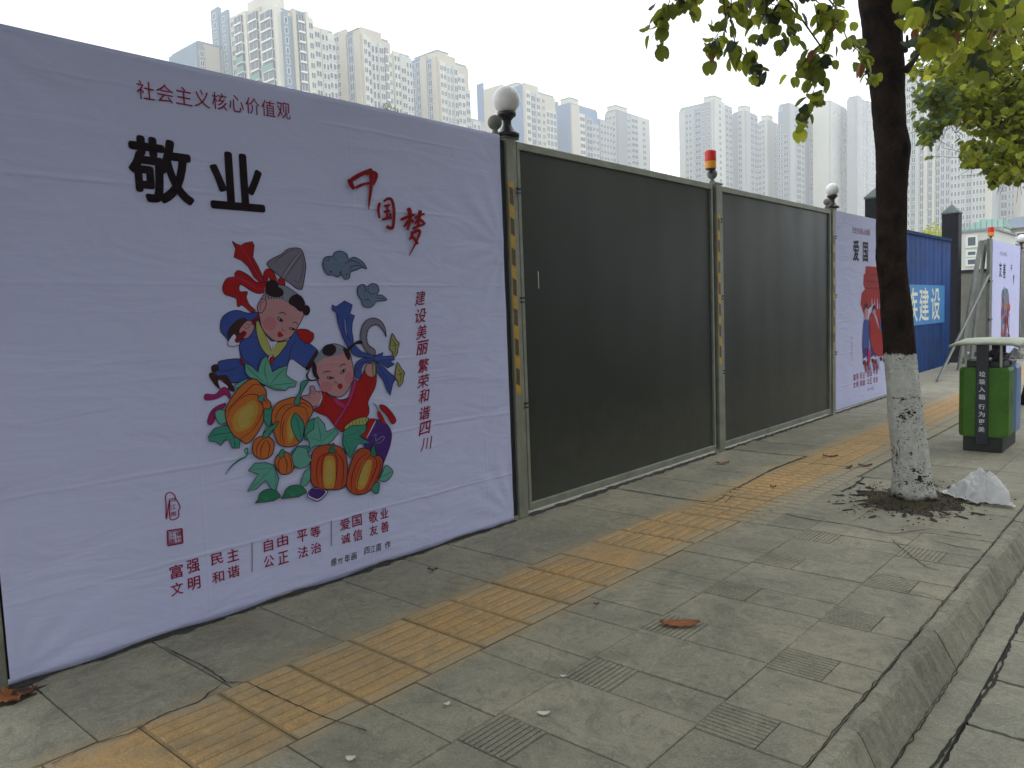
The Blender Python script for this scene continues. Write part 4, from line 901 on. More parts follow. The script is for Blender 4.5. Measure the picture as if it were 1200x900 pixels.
it += [('red', [(12.4, 1.3), (12.55, 1.35), (12.95, 1.05), (13.3, 1.0), (13.3, .72), (12.85, .68), (12.55, .8), (12.4, 1.05)], True), ('pink', [(12.3, .7), (12.35, .85), (12.45, .72), (12.4, .6)], True)]
for i in range(6): it.append((('red', 'magenta', 'white')[i % 3], [(12.15+i*.13, .62), (12.2+i*.13, .66), (12.28+i*.13, .5), (12.24+i*.13, .46)], False))
artpanel(P2, X2, it)

# ------------------------------------------------------------------ gate pillars, blue hoarding, concrete wall
def pillar(x, y, w_, h, label):
    e = empty('gate_pillar', (x, y, 0), label, 'pillar', 'dark gate pillars with pyramid caps')
    MB().box((x-w_/2, y-w_/2, 0), (x+w_/2, y+w_/2, h)).build('shaft', M['pillar'], e, bevel=.01)
    c = w_/2+.015
    MB().add([(x-c, y-c, h), (x+c, y-c, h), (x+c, y+c, h), (x-c, y+c, h), (x-c, y-c, h+.03), (x+c, y-c, h+.03), (x+c, y+c, h+.03), (x-c, y+c, h+.03), (x, y, h+.24)],
             [(3, 2, 1, 0), (0, 1, 5, 4), (1, 2, 6, 5), (2, 3, 7, 6), (3, 0, 4, 7), (4, 5, 8), (5, 6, 8), (6, 7, 8), (7, 4, 8)]).build('cap', M['cap'], e)
pa_ = onX(1029, 240, -4.55); pb_ = onX(1115.5, 255, -4.62)
pillar(-4.55, pa_.y, .36, onX(1029, 233, -4.55).z, 'dark pillar with a grey pyramid cap rising behind the red gate poster, left of the trunk')
pillar(-4.62, pb_.y, .36, onX(1115.5, 251, -4.62).z, 'dark pillar with a green-grey pyramid cap at the right end of the blue hoarding')
bh = empty('blue_hoarding', (-4.45, 15, 0), 'deep blue hoarding with white characters on a light blue band, behind the painted trunk', 'hoarding')
BXH = -4.42
for i in range(7):
    y0 = 14.9+i*.78; y1 = y0+.78
    mb = MB(); n = 10; vs = []; fs = []
    for k2 in range(n+1):
        yy = y0+.004+(y1-y0-.008)*k2/n; off = .01*sin(k2*1.3+i); vs += [(BXH+off, yy, .02), (BXH+off, yy, 2.88), (BXH+off-.03, yy, .02), (BXH+off-.03, yy, 2.88)]
    for k2 in range(n): a = k2*4; fs += [(a, a+4, a+5, a+1), (a+2, a+3, a+7, a+6), (a+1, a+5, a+7, a+3)]
    mb.add(vs, fs).build('sheet', M['blue'], bh, smooth=True)
MB().box((BXH-.03, 14.9, 2.86), (BXH+.02, 20.36, 2.92)).build('top_rail', M['blue'], bh)
MB().box((BXH+.012, 14.9, 1.02), (BXH+.02, 19.75, 1.85)).build('band', M['lblue'], bh)
t = CL()
for ch, yc in (('市', 15.0), ('民', 16.0), ('美', 16.75)): put(t, ch, yc, 1.44, .6, .68, BXH+.02, .012, dsp=False, lift=.003)
for ch, xa, xb in (('族', 1060, 1074.5), ('建', 1075.5, 1087.5), ('设', 1089.5, 1100.5)):
    a = onX(xa, 350, BXH); b = onX(xb, 350, BXH); put(t, ch, (a.y+b.y)/2, 1.44, b.y-a.y-.05, .7, BXH+.02, .012, dsp=False, lift=.003)
t.build('lettering', M['white'], bh)
cw = empty('concrete_wall', (-4.7, 23.6, 0), 'pale stained concrete wall with a dark coping, right of the dark pillar', 'wall')
wx0 = onY(1106, 400, 23.6).x; wz = onY(1140, 319, 23.6).z
wl = (-3.86-wx0)/2
for i in range(2):
    MB().box((wx0+i*wl, 23.6, 0), (wx0+i*wl+wl-.005, 23.85, wz)).build('wall_bay', M['concrete'], cw)
MB().box((wx0-.05, 23.55, wz), (-3.85, 23.9, wz+.07)).build('coping', M['pillar'], cw)
MB().box((wx0, 23.58, 0), (-3.86, 23.6, .12)).build('plinth', M['soil'], cw)
# leaning planks
for i, (x0, x1, tx0, ty0, wp, lb) in enumerate(((1127, 1132, 1150, 282, .16, 'leftmost of the tall grey boards leaning beside the far poster'), (1138, 1143, 1155, 281, .14, 'second of the tall grey boards leaning beside the far poster'), (1126, 1130, 1159, 322, .08, 'thin grey batten crossing in front of the leaning boards'))):
    b = onX(x0+3, 398, -3.9) if i < 2 else onX(1122, 398, -3.72); tt = onX(tx0, ty0, -3.95 if i < 2 else -3.8)
    b2 = b+(b-tt)*((b.z-.02)/max(.1, (tt.z-b.z)))
    d = (tt-b2).normalized(); s = Vector((.25, .97, 0)).normalized()*wp/2; n_ = d.cross(s).normalized()*.02
    vs = [b2-s-n_, b2+s-n_, b2+s+n_, b2-s+n_, tt-s-n_, tt+s-n_, tt+s+n_, tt-s+n_]
    o = MB().add(vs, [(0, 3, 2, 1), (4, 5, 6, 7), (0, 1, 5, 4), (1, 2, 6, 5), (2, 3, 7, 6), (3, 0, 4, 7)]).build('leaning_board', M['grey'] if i != 1 else M['lgrey'])
    o.data.materials[0] = M['alud']; tag(o, lb, 'board', 'boards leaning by the far poster')
# far posters and panels
fp1 = onX(1163, 300, FX).y; fp2 = onX(1196, 300, FX).y
P3 = poster('poster', fp1, fp2-.1, .03, 2.9, 'narrow white poster with a colourful picture, far right above the litter bin', '爱')
t = MB(); 
for i, ch in enumerate('社会主义核心价值观'): put(t, ch, fp1+.9+i*.1, 2.62, .09, .1, X2, 0, dsp=False, lift=.002)
o = t.build('title_lettering', INK['gr'], P3); o['kind'] = 'stuff'
t = MB(); put(t, '友', fp1+.95, 2.22, .34, .38, X2, .02, dsp=False, lift=.002); put(t, '善', fp1+1.45, 2.2, .34, .38, X2, .02, dsp=False, lift=.002); put(t, '中', fp1+2.4, 2.3, .2, .2, X2, .02, dsp=False, lift=.002); put(t, '梦', fp1+2.75, 2.0, .2, .25, X2, .02, dsp=False, lift=.002); o = t.build('large_lettering', INK['blk'], P3); o['kind'] = 'stuff'
y0 = fp1+1.05; it = []
rr_ = random.Random(4)
it.append(('grey', [(y0+.1, 1.2), (y0+.2, 1.7), (y0+.8, 1.75), (y0+1.1, 1.5), (y0+1.2, .9), (y0+.9, .45), (y0+.4, .35), (y0+.1, .7)], True))
for i in range(46):
    cy = y0+rr_.uniform(.1, 1.15); cz = rr_.uniform(.4, 1.75); r1 = rr_.uniform(.04, .13); r2_ = rr_.uniform(.04, .12)
    it.append((rr_.choice(('red', 'redd', 'blue', 'purple', 'skin', 'white', 'orange', 'magenta', 'greyl')) if cz < 1.5 else rr_.choice(('green', 'greenl', 'blue', 'white')), [(cy-r1, cz), (cy, cz+r2_), (cy+r1, cz), (cy, cz-r2_*1.5)], True))
artpanel(P3, X2, it)
def plainpost(y, label):
    e = empty('fence_post', (FX, y, 0), label, 'post', POST_G)
    MB().box((FX-.06, y-.25, 0), (FX+.01, y+.02, 2.92)).build('shaft', M['alud'], e)
    for z in (1.0, 1.9): MB().box((FX-.02, y-.27, z), (FX+.03, y+.02, z+.05)).build('clip', M['black'], e)
plainpost(fp1-.08, 'dark grey post at the left edge of the far poster, beside the leaning boards')
beacon(fp1-.15, 2.93, 'small red beacon above the far poster by the leaning boards', sc_=1.15)
globe(fp2+.1, 2.85, 'small distant globe lamp at the right corner of the far poster', r=.11)
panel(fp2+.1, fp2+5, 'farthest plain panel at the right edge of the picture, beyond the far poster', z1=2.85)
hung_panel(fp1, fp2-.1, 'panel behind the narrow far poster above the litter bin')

# ------------------------------------------------------------------ litter bin
bin_ = empty('litter_bin', (-1.62, 8.95, 0), 'double litter bin, green in front and blue behind, under a pale green roof', 'litter bin')
bx, by = -1.60, 8.72
def binbody(y0, y1, m, name):
    # chamfered box: narrower front and back edges, tapered top rim
    c = .05; hw = .215
    def ring(z, s): return [(bx-hw*s, y0+c, z), (bx-hw*s+c, y0, z), (bx+hw*s-c, y0, z), (bx+hw*s, y0+c, z), (bx+hw*s, y1-c, z), (bx+hw*s-c, y1, z), (bx-hw*s+c, y1, z), (bx-hw*s, y1-c, z)]
    vs = ring(.15, .96)+ring(.18, 1)+ring(.80, 1)+ring(.835, .94); fs = [tuple(range(7, -1, -1)), tuple(range(24, 32))]
    for k2 in range(3):
        for i in range(8): j = (i+1) % 8; fs.append((k2*8+i, k2*8+j, (k2+1)*8+j, (k2+1)*8+i))
    return MB().add(vs, fs).build(name, m, bin_, bevel=.006)
g_ = binbody(by, by+.36, M['green'], 'green_body'); b_ = binbody(by+.40, by+.76, M['bblue'], 'blue_body')
MB().box((bx-.17, by+.04, .835), (bx+.17, by+.33, .90)).build('inner_liner', M['black'], bin_, bevel=.01)
MB().box((bx-.17, by+.44, .835), (bx+.17, by+.72, .88)).build('inner_liner', M['black'], bin_, bevel=.01)
MB().box((bx-.17, by+.02, .0), (bx+.17, by+.74, .15)).build('base', M['binbase'], bin_, bevel=.006)
MB().box((bx-.052, by-.035, .08), (bx+.052, by-.004, 1.06)).build('post', M['binpost'], bin_, bevel=.005)
MB().box((bx-.065, by+.764, .08), (bx+.065, by+.79, 1.06)).build('post', M['binpost'], bin_, bevel=.005)
for sx in (-.13, .17):
    MB().tube([(bx+sx-.02, by+.01, .84), (bx+sx-.02, by+.01, 1.06)], [.012, .012], 8).build('rod', M['lid'], bin_)
# roof: low curved shell with turned down lip
mb = MB(); vs = []; fs = []; nx = 10
for j, (yy, dz) in enumerate(((by-.10, -.012), (by-.085, .008), (by+.375, .03), (by+.835, .008), (by+.85, -.012))):
    for i in range(nx+1):
        u = i/nx*2-1; vs.append((bx+.02+u*.30, yy, 1.075+dz+.014*(1-u*u)-(.02 if abs(u) > .99 else 0)))
for j in range(4):
    for i in range(nx): a = j*(nx+1)+i; fs.append((a, a+1, a+nx+2, a+nx+1))
o = mb.add(vs, fs).build('roof', M['lid'], bin_, smooth=True); sm = o.modifiers.new('s', 'SOLIDIFY'); sm.thickness = .025
t = MB()
for i, ch in enumerate('垃圾入箱行为更美'):
    z = .80-i*.075-(.02 if i > 3 else 0)
    vs, fs = glyph(ch, .008); t.add([(bx-.027+u*.054, by-.0375, z-.05+v*.052) for u, v in vs], fs); t.add([(bx-.024+u*.054, by-.0378, z-.05+v*.052) for u, v in vs], fs)
o = t.build('lettering', M['script'], bin_); o['kind'] = 'stuff'
# recycling mark on the side: three arrows
t = MB()
for k2 in range(3):
    a = k2*2*pi/3+.5; c1 = (cos(a), sin(a)); c2 = (cos(a+1.5), sin(a+1.5)); yy, zz = by+.18, .52; R1, R2 = .05, .066
    pts = [(yy+R1*c1[0], zz+R1*c1[1]), (yy+R2*c1[0], zz+R2*c1[1]), (yy+R2*cos(a+.9), zz+R2*sin(a+.9)), (yy+.08*cos(a+.95), zz+.08*sin(a+.95)), (yy+.058*c2[0], zz+.058*c2[1]), (yy+.035*cos(a+.95), zz+.035*sin(a+.95)), (yy+R1*cos(a+.9), zz+R1*sin(a+.9))]
    tri = tessellate_polygon([[Vector((p, q, 0)) for p, q in pts]]); t.add([(bx+.2175, p, q) for p, q in pts], tri)
o = t.build('recycling_mark', M['green'], bin_); o['kind'] = 'stuff'; bpy.data.objects['recycling_mark'].data.materials[0] = M['leafd']
def crumple(name, c, r, m, seed, sub=3, amp=.28, flat=0., parent=None, smooth=False):
    bm = bmesh.new(); bmesh.ops.create_icosphere(bm, subdivisions=sub, radius=1)
    for v in bm.verts:
        n_ = v.co.copy()
        d = 1+amp*(noise.cell(n_*2.3+Vector((seed, 0, 0)))-.5)+amp*1.4*noise.noise(n_*1.7+Vector((seed, 3, 1)))+amp*.7*abs(noise.noise(n_*5+Vector((0, seed, 1))))
        v.co = Vector((n_.x*r[0]*d, n_.y*r[1]*d, max(n_.z*d, -flat)*r[2]))
    me = bpy.data.meshes.new(name); bm.to_mesh(me); bm.free(); me.materials.append(m)
    if smooth: me.polygons.foreach_set('use_smooth', [True]*len(me.polygons))
    o = bpy.data.objects.new(name, me); link(o, parent); o.location = c; return o
for (nm, c, r, m, lb) in (('rubbish_bag', (bx+.05, by+.2, .93), (.13, .12, .075), M['bagp'], 'purple plastic bag bulging out of the green half of the litter bin'),
        ('rubbish_bag', (bx+.19, by+.42, .90), (.10, .14, .09), M['bagw'], 'white plastic bag hanging out over the blue half of the litter bin'),
        ('rubbish_bag', (bx-.19, by+.22, .86), (.045, .09, .07), M['bagw'], 'small white bag sticking out at the left of the litter bin')):
    o = crumple(nm, c, r, m, c[0]*7+r[0]*30, 3, .3); tag(o, lb, 'plastic bag')
# white sack beside the tree
def sackmat():
    m = mat('crumpled_white_film', (.88, .88, .90), .28, .06, 8, trans=.35); t = m.node_tree; N = t.nodes; L = t.links; b = N['Principled BSDF']
    g = N.new('ShaderNodeTexCoord').outputs['Object']; n1 = N.new('ShaderNodeTexNoise'); n1.inputs['Scale'].default_value = 9; n1.inputs['Detail'].default_value = 3; n1.inputs['Distortion'].default_value = 1.6; L.new(g, n1.inputs['Vector'])
    a = N.new('ShaderNodeMath'); a.operation = 'SUBTRACT'; L.new(n1.outputs[0], a.inputs[0]); a.inputs[1].default_value = .5; c = N.new('ShaderNodeMath'); c.operation = 'ABSOLUTE'; L.new(a.outputs[0], c.inputs[0])
    bn = N.new('ShaderNodeBump'); bn.invert = True; bn.inputs['Strength'].default_value = 1; bn.inputs['Distance'].default_value = .028; L.new(c.outputs[0], bn.inputs['Height']); L.new(bn.outputs[0], b.inputs['Normal']); return m
M['sack'] = sackmat()
def sack():
    n = 96; m_ = 40; vs = []; fs = []
    def rid(q): return 1-abs(noise.noise(q))*2.2
    for j in range(m_+1):
        r_ = j/m_
        for i in range(n):
            a = 2*pi*i/n; u, v = r_*cos(a), r_*sin(a)
            ed = 1+.10*sin(3*a+1.2)+.08*sin(5*a+.4)+.05*sin(11*a)+.10*noise.noise(Vector((cos(a)*2.5, sin(a)*2.5, 3)))
            body = max(0, 1-(r_/.84)**3.6)**.55 if r_ < .84 else 0
            sh_ = .62+.22*math.exp(-((u-.22)**2+(v-.1)**2)/.34)+.20*math.exp(-((u+.35)**2+v*v)/.1)
            q = Vector((u*1.7, v*1.7, body*1.2)); f = .5*rid(q*1.5+Vector((4, 2, 1)))+.3*rid(q*3.1+Vector((1, 9, 2)))+.15*rid(q*6.5)
            z = .245*body*sh_*(.62+.42*f)+.012+.010*noise.noise(Vector((u*9, v*9, 1)))*(1 if r_ > .6 else .3)+.016*max(0, f)*(r_ > .75)
            w_ = ed*(1-.05*f*body); vs.append((.275*u*w_+.03*body, .17*v*w_+.03*body, z))
    for j in range(m_):
        for i in range(n): k = (i+1) % n; fs.append((j*n+i, (j+1)*n+i, (j+1)*n+k, j*n+k))
    return MB().add(vs, fs).build('plastic_sack', M['sack'], None, smooth=True)
sk = sack(); sk.location = (-1.235, 6.62, .003); sk.rotation_euler[2] = -.75; tag(sk, 'crumpled white plastic sack lying on the slabs just right of the painted trunk', 'plastic sack')
# small rubbish by the far wall
for i, (px_, py_, r_, m, lb) in enumerate(((1120, 421, .16, M['paper'], 'small pale rubbish bag at the foot of the concrete wall'), (1131, 420, .14, M['bagw'], 'white rubbish bag at the foot of the wall, left of the bin roof'))):
    p = onZ(px_, py_+2, 0); o = crumple('rubbish_bag', (p.x, p.y, r_*.8), (r_, r_, r_), m, i*9+2, 2, .3); tag(o, lb, 'plastic bag')
MB.build = _build
# ------------------------------------------------------------------ trees
def leafmesh(name, m, L=.085, W=.085, fold=.25, bend=.2):
    # two-lobed leaf: a notch at the tip
    half = [(0, 0), (.22, .06), (.42, .2), (.5, .45), (.44, .72), (.27, .95), (.1, .98), (0, .82)]
    mb = MB(); vs = []; fs = []
    n = len(half)
    for s in (-1, 1):
        base = len(vs)
        for u, v in half: vs.append((s*u*W, v*L, -abs(u)*W*fold*-1-bend*L*v*v))
        c = len(vs); vs.append((s*.2*W, .5*L, .2*W*fold-bend*L*.25))
        for i in range(n):
            a, b = base+i, base+(i+1) % n; fs.append((a, b, c) if s > 0 else (b, a, c))
    return mb.add(vs, fs).mesh(name, m, True)
LM = [leafmesh('leaf', M['leaf']), leafmesh('leaf', M['leafy']), leafmesh('leaf', M['leafd'], fold=.5), leafmesh('leaf', M['leafb'], W=.05, fold=.8, bend=.5), leafmesh('leaf', M['leaf'], W=.07, fold=.6, bend=.35)]
LEAFV = {}
def lvf(me):
    if me.name not in LEAFV: LEAFV[me.name] = ([v.co.copy() for v in me.vertices], [tuple(p.vertices) for p in me.polygons])
    return LEAFV[me.name]
def rotm(rnd, droop=.6):
    yaw = rnd.uniform(0, 2*pi); pitch = -rnd.uniform(.1, 1.3)*droop-.1; roll = rnd.gauss(0, .5)
    return Matrix.Rotation(yaw, 3, 'Z') @ Matrix.Rotation(pitch, 3, 'X') @ Matrix.Rotation(roll, 3, 'Y')
def add_leafs(mb, me, pos, R, s, mi):
    vs, fs = lvf(me); mb.add([pos+R @ (v*s) for v in vs], fs, mi)
MB.build = build2
# --- near tree
tree = empty('street_tree', (tx, ty, 0), 'street tree with a white-painted lower trunk and drooping two-lobed leaves, beside the white sack', 'tree')
cl = [(1070, 592, .19), (1070, 583, .168), (1069, 570, .145), (1069, 556, .134), (1064, 510, .126), (1060, 470, .120), (1055, 420, .112), (1050, 360, .108), (1044, 300, .104), (1045, 240, .106), (1046, 200, .112), (1047, 175, .122), (1043, 150, .113), (1040, 110, .118), (1037, 70, .128), (1034, 30, .140), (1031, 0, .148), (1028, -40, .150), (1020, -90, .15)]
pts = []; rad = []
for i in range(len(cl)-1):
    for k2 in range(9):
        t_ = k2/9; x, y, r_ = (cl[i][j]*(1-t_)+cl[i+1][j]*t_ for j in (0, 1, 2))
        pts.append(onY(x, y, 6.38)); rad.append(r_)
pts[0].z = -.02
def trunkmat():
    m = mat('painted_bark', (.048, .029, .022), .95, .5, 7, 0, 45, col2=(.011, .008, .008), fine=.5, spec=.1); t = m.node_tree; N = t.nodes; L = t.links; b = N['Principled BSDF']
    src = b.inputs['Base Color'].links[0].from_socket; g = N.new('ShaderNodeNewGeometry').outputs['Position']
    sp = N.new('ShaderNodeSeparateXYZ'); L.new(g, sp.inputs[0])
    def nz(s, d=6, st=(1, 1, 1)):
        mp = N.new('ShaderNodeMapping'); mp.inputs['Scale'].default_value = st; L.new(g, mp.inputs[0])
        n = N.new('ShaderNodeTexNoise'); n.inputs['Scale'].default_value = s; n.inputs['Detail'].default_value = d; n.inputs['Roughness'].default_value = .7; L.new(mp.outputs[0], n.inputs['Vector']); return n.outputs[0]
    def ma(op, a, b_):
        k = N.new('ShaderNodeMath'); k.operation = op
        for i, q in enumerate((a, b_)):
            if isinstance(q, (int, float)): k.inputs[i].default_value = q
            else: L.new(q, k.inputs[i])
        return k.outputs[0]
    def mr(x, a, b_):
        k = N.new('ShaderNodeMapRange'); k.inputs[1].default_value = a; k.inputs[2].default_value = b_; L.new(x, k.inputs[0]); return k.outputs[0]
    zz = ma('ADD', sp.outputs[2], ma('MULTIPLY', nz(14, 4), .10))
    mask = mr(zz, 1.165, 1.15)
    low = mr(ma('ADD', sp.outputs[2], ma('MULTIPLY', nz(9, 5), .16)), .10, .16)
    cl_ = ma('MULTIPLY', ma('SUBTRACT', nz(3.2, 3), .5), .42)
    flak = mr(ma('ADD', nz(17, 8, (1, 1, 1.7)), cl_), .63, .59); flak2 = mr(ma('ADD', nz(48, 6, (1, 1, 2.2)), ma('MULTIPLY', cl_, .7)), .65, .58)
    crk = mr(nz(11, 9, (1.6, 1.6, .35)), .655, .64); flak = ma('MULTIPLY', flak, crk)
    mask = ma('MULTIPLY', ma('MULTIPLY', mask, low), ma('MULTIPLY', flak, flak2))
    wcol = N.new('ShaderNodeMix'); wcol.data_type = 'RGBA'; L.new(mr(nz(22), .3, .7), wcol.inputs[0]); wcol.inputs[6].default_value = (.50, .50, .46, 1); wcol.inputs[7].default_value = (.76, .76, .71, 1)
    k = N.new('ShaderNodeMix'); k.data_type = 'RGBA'; L.new(mask, k.inputs[0]); L.new(src, k.inputs[6]); L.new(wcol.outputs[2], k.inputs[7]); L.new(k.outputs[2], b.inputs['Base Color'])
    bn = N.new('ShaderNodeBump'); bn.inputs['Strength'].default_value = 1; bn.inputs['Distance'].default_value = .035; L.new(nz(24, 10, (1, 1, .38)), bn.inputs['Height']); L.new(bn.outputs[0], b.inputs['Normal'])
    return m
M['pbark'] = trunkmat()
MB().tube(pts, rad, 64, rough=.07).build('trunk', M['pbark'], tree, smooth=True)
top = pts[-1]
lm = MB(); limbs = []
def limb(p0, p1, r0, r1, n=8, wob=.12, seed=0):
    rnd = random.Random(seed); out = []
    for i in range(n+1):
        t_ = i/n; q = Vector(p0).lerp(Vector(p1), t_)
        if 0 < i < n: q += Vector((rnd.gauss(0, wob), rnd.gauss(0, wob), rnd.gauss(0, wob)))*.5
        out.append(q)
    lm.tube(out, [r0+(r1-r0)*i/n for i in range(n+1)], 7); return out
stub = [onY(1062, 82, 6.38), onY(1070, 72, 6.3), onY(1078, 62, 6.2)]
lm.tube(stub, [.03, .018, .008], 7)
stub2 = [onY(1061, 60, 6.36), onY(1063, 50, 6.3), onY(1063, 42, 6.25)]; lm.tube(stub2, [.02, .012, .01], 6)
tops = []
for i, (dx, dy, dz) in enumerate(((-1.4, -2.4, 1.3), (1.8, -1.6, 1.9), (.3, 1.8, 2.0), (-1.6, .6, 2.2), (2.2, .8, 1.8), (0, -.5, 2.8), (.6, -3.0, 1.5), (3.0, -.6, 1.6))):
    e_ = top+Vector((dx, dy, dz)); limb(top-Vector((0, 0, .05)), e_, .08, .02, 8, .18, i); tops.append(e_)
twigs = []
# drooping sprays seen against the sky: (image points, depth), hanging from the limbs above
TW = [([(800, -60), (790, -15), (782, 10), (772, 30), (762, 48)], 4.4), ([(818, -60), (812, 0), (800, 12), (785, 5)], 4.5), ([(850, -70), (848, 0), (850, 25), (838, 45), (828, 62)], 4.3), ([(860, -60), (856, 20), (862, 55), (878, 70), (892, 88)], 4.3),
      ([(905, -60), (900, -5), (898, 18), (905, 35)], 4.5), ([(925, -60), (925, 0), (922, 25), (925, 48)], 4.6), ([(985, -70), (978, 0), (968, 35), (966, 60), (962, 85), (950, 115), (942, 148)], 4.7), ([(966, 60), (945, 70), (932, 85)], 4.7),
      ([(980, 10), (992, 45), (1006, 60), (1015, 75), (1020, 92)], 5.2), ([(870, -50), (880, -5), (905, 5), (925, 10)], 4.5), ([(950, -60), (955, 0), (975, 15), (960, 20)], 4.6), ([(1065, -60), (1068, 0), (1072, 18)], 4.7), ([(885, -40), (893, 10), (880, 40)], 4.9),
      ([(1090, -70), (1100, -5), (1090, 18), (1085, 40), (1070, 48)], 4.0), ([(1120, -60), (1118, 0), (1110, 22), (1100, 40)], 4.2), ([(1145, -60), (1140, 0), (1130, 50), (1135, 85)], 4.4), ([(1180, -60), (1175, 10), (1160, 40), (1150, 70)], 4.6), ([(1075, -40), (1085, 5), (1100, 12), (1120, 15)], 4.2), ([(1200, -60), (1190, 10), (1190, 45)], 4.8)]
leafpos = []
rnd = random.Random(11)
for k2, (pp, D) in enumerate(TW):
    w3 = [atD(x, y, D+rnd.uniform(-.05, .05)) for x, y in pp]
    src = min(tops, key=lambda q: (q-w3[0]).length)
    lm.tube([src, src.lerp(w3[0], .5)+Vector((0, 0, .15)), w3[0]], [.014, .008, .005], 5)
    sp = []
    for a, b in zip(w3, w3[1:]):
        for s in range(5): sp.append(a.lerp(b, s/5))
    sp.append(w3[-1]); lm.tube(sp, [.0045-.003*i/len(sp) for i in range(len(sp))], 5)
    big = pp[0][0] > 1060
    for i, q in enumerate(sp):
        if proj(q)[1] < -28: continue
        for s in range(rnd.choice((1, 2, 2)) if not big else 2):
            off = Vector((rnd.gauss(0, .028), rnd.gauss(0, .05), rnd.gauss(0, .025)))*(1.9 if big else 1)
            leafpos.append((q+off, big, proj(q)[1]))
leafpos.sort(key=lambda q: -q[2])
nl = 0
lf = MB()
for q, big, _ in leafpos:
    r_ = rnd.random()
    li = (1 if r_ < (.5 if big else .25) else 0 if r_ < .72 else 4 if r_ < .85 else 2 if r_ < .96 else 3)
    s = rnd.uniform(.7, 1.2)*(1.02 if big else .95)
    R = rotm(rnd, .95)
    if nl < 296:
        o = inst('leaf', LM[li], tree, q-Vector((tx, ty, 0)), R.to_euler(), (s, s, s)); nl += 1
        lm.tube([q, q+Vector((rnd.gauss(0, .01), rnd.gauss(0, .01), .02))], [.0012, .0012], 4)
    else: add_leafs(lf, LM[0], q, R, s, rnd.choice((0, 1, 1, 2)))
# the crown overhead
for i in range(3800):
    c = rnd.choice(tops); d = Vector((rnd.gauss(0, .8), rnd.gauss(0, .8), rnd.gauss(.15, .5)))
    q = c+d; 
    if q.z < 3.9: continue
    x_, y_ = proj(q)
    if (q-CAM).dot(fw) > .3 and y_ > -60 and -100 < x_ < 1300: continue
    add_leafs(lf, LM[0], q, rotm(rnd), rnd.uniform(1.2, 2.0), rnd.choice((0, 0, 1, 2)))
o = lf.build('foliage', [M['leaf'], M['leafy'], M['leafd']], tree, smooth=True); o['kind'] = 'stuff'
lm.build('branches', M['twig'], tree, smooth=True)
# --- second tree, right edge
t2x, t2y = -1.60, 13.0
tree2 = empty('street_tree', (t2x, t2y, 0), 'second street tree at the right edge with a dense yellow-green crown above the litter bin', 'tree')
MB().tube([(t2x-.1, t2y, -.02), (t2x-.08, t2y, .3), (t2x-.09, t2y, 1.2), (t2x-.05, t2y, 2.2), (t2x+.05, t2y, 3.4), (t2x, t2y+.1, 4.6)], [.24, .19, .17, .16, .15, .13], 20, rough=.05).build('trunk', M['bark'], tree2, smooth=True)
cpos = []
bl = MB(); p_top = Vector((t2x, t2y, 4.4))
BR = [([(1230, -30), (1150, 55), (1110, 110), (1078, 128)], 9.5), ([(1240, 60), (1170, 110), (1120, 135), (1090, 165)], 9.2), ([(1250, 110), (1195, 165), (1160, 180), (1130, 192)], 9.0), ([(1260, 0), (1200, 30), (1150, 20), (1100, 40)], 10), ([(1240, 120), (1200, 140), (1165, 150), (1140, 120)], 9.4),
      ([(1250, 150), (1200, 185), (1180, 200), (1165, 212)], 8.8), ([(1230, -60), (1170, -20), (1120, 0), (1085, 30)], 10.4), ([(1250, 60), (1200, 90), (1150, 90), (1095, 85)], 10.2), ([(1240, 30), (1190, 60), (1140, 70), (1075, 85)], 11), ([(1250, 100), (1190, 120), (1150, 130), (1100, 120)], 11.5), ([(1260, 80), (1215, 120), (1195, 150), (1190, 190)], 9)]
for pp, D in BR:
    w3 = [atD(x, y, D) for x, y in pp]; bl.tube([p_top, p_top.lerp(w3[0], .5)+Vector((0, 0, .2))]+w3, [.05, .03, .02, .014, .01, .005], 6)
    for a, b in zip(w3, w3[1:]):
        for s in range(16):
            q = a.lerp(b, (s+rnd.random())/16)
            side = Vector((rnd.gauss(0, .22), rnd.gauss(0, .3), rnd.gauss(-.02, .17)))
            e_ = q+side; bl.tube([q, e_], [.004, .002], 4)
            for l_ in range(17): cpos.append(q.lerp(e_, rnd.uniform(.3, 1.1))+Vector((rnd.gauss(0, .05), rnd.gauss(0, .05), rnd.gauss(0, .05))))
def allowed(x, y):
    # lower outline of the crown as it hangs over the street
    lim = [(1062, 60), (1072, 150), (1090, 188), (1102, 150), (1118, 140), (1130, 195), (1150, 192), (1165, 218), (1180, 212), (1200, 215), (1400, 225)]
    if x < 1062: return False
    for (a, b), (c_, d_) in zip(lim, lim[1:]):
        if a <= x <= c_: return y < b+(d_-b)*(x-a)/(c_-a)
    return True
cpos = [q for q in cpos if allowed(*proj(q))]
for i in range(4200):
    q = Vector((t2x+rnd.gauss(0, 2.0), t2y+rnd.gauss(0, 2.0), rnd.uniform(3.8, 7.5)))
    x_, y_ = proj(q)
    if x_ > 1060 and y_ > -100 and (not allowed(x_, y_+25) or (rnd.random() < .35 and x_ < 1200)): continue
    if x_ < 1075 and y_ > -30: continue
    cpos.append(q)
vis = [q for q in cpos if proj(q)[0] < 1205 and proj(q)[1] > -5]; vis.sort(key=lambda q: (q-CAM).dot(fw)); vset = set(id(q) for q in vis[:290])
lf = MB(); L2 = [leafmesh('leaf', M['leafy'], .095, .09), leafmesh('leaf', M['leaf'], .095, .09), leafmesh('leaf', M['leaft'], .095, .08)]
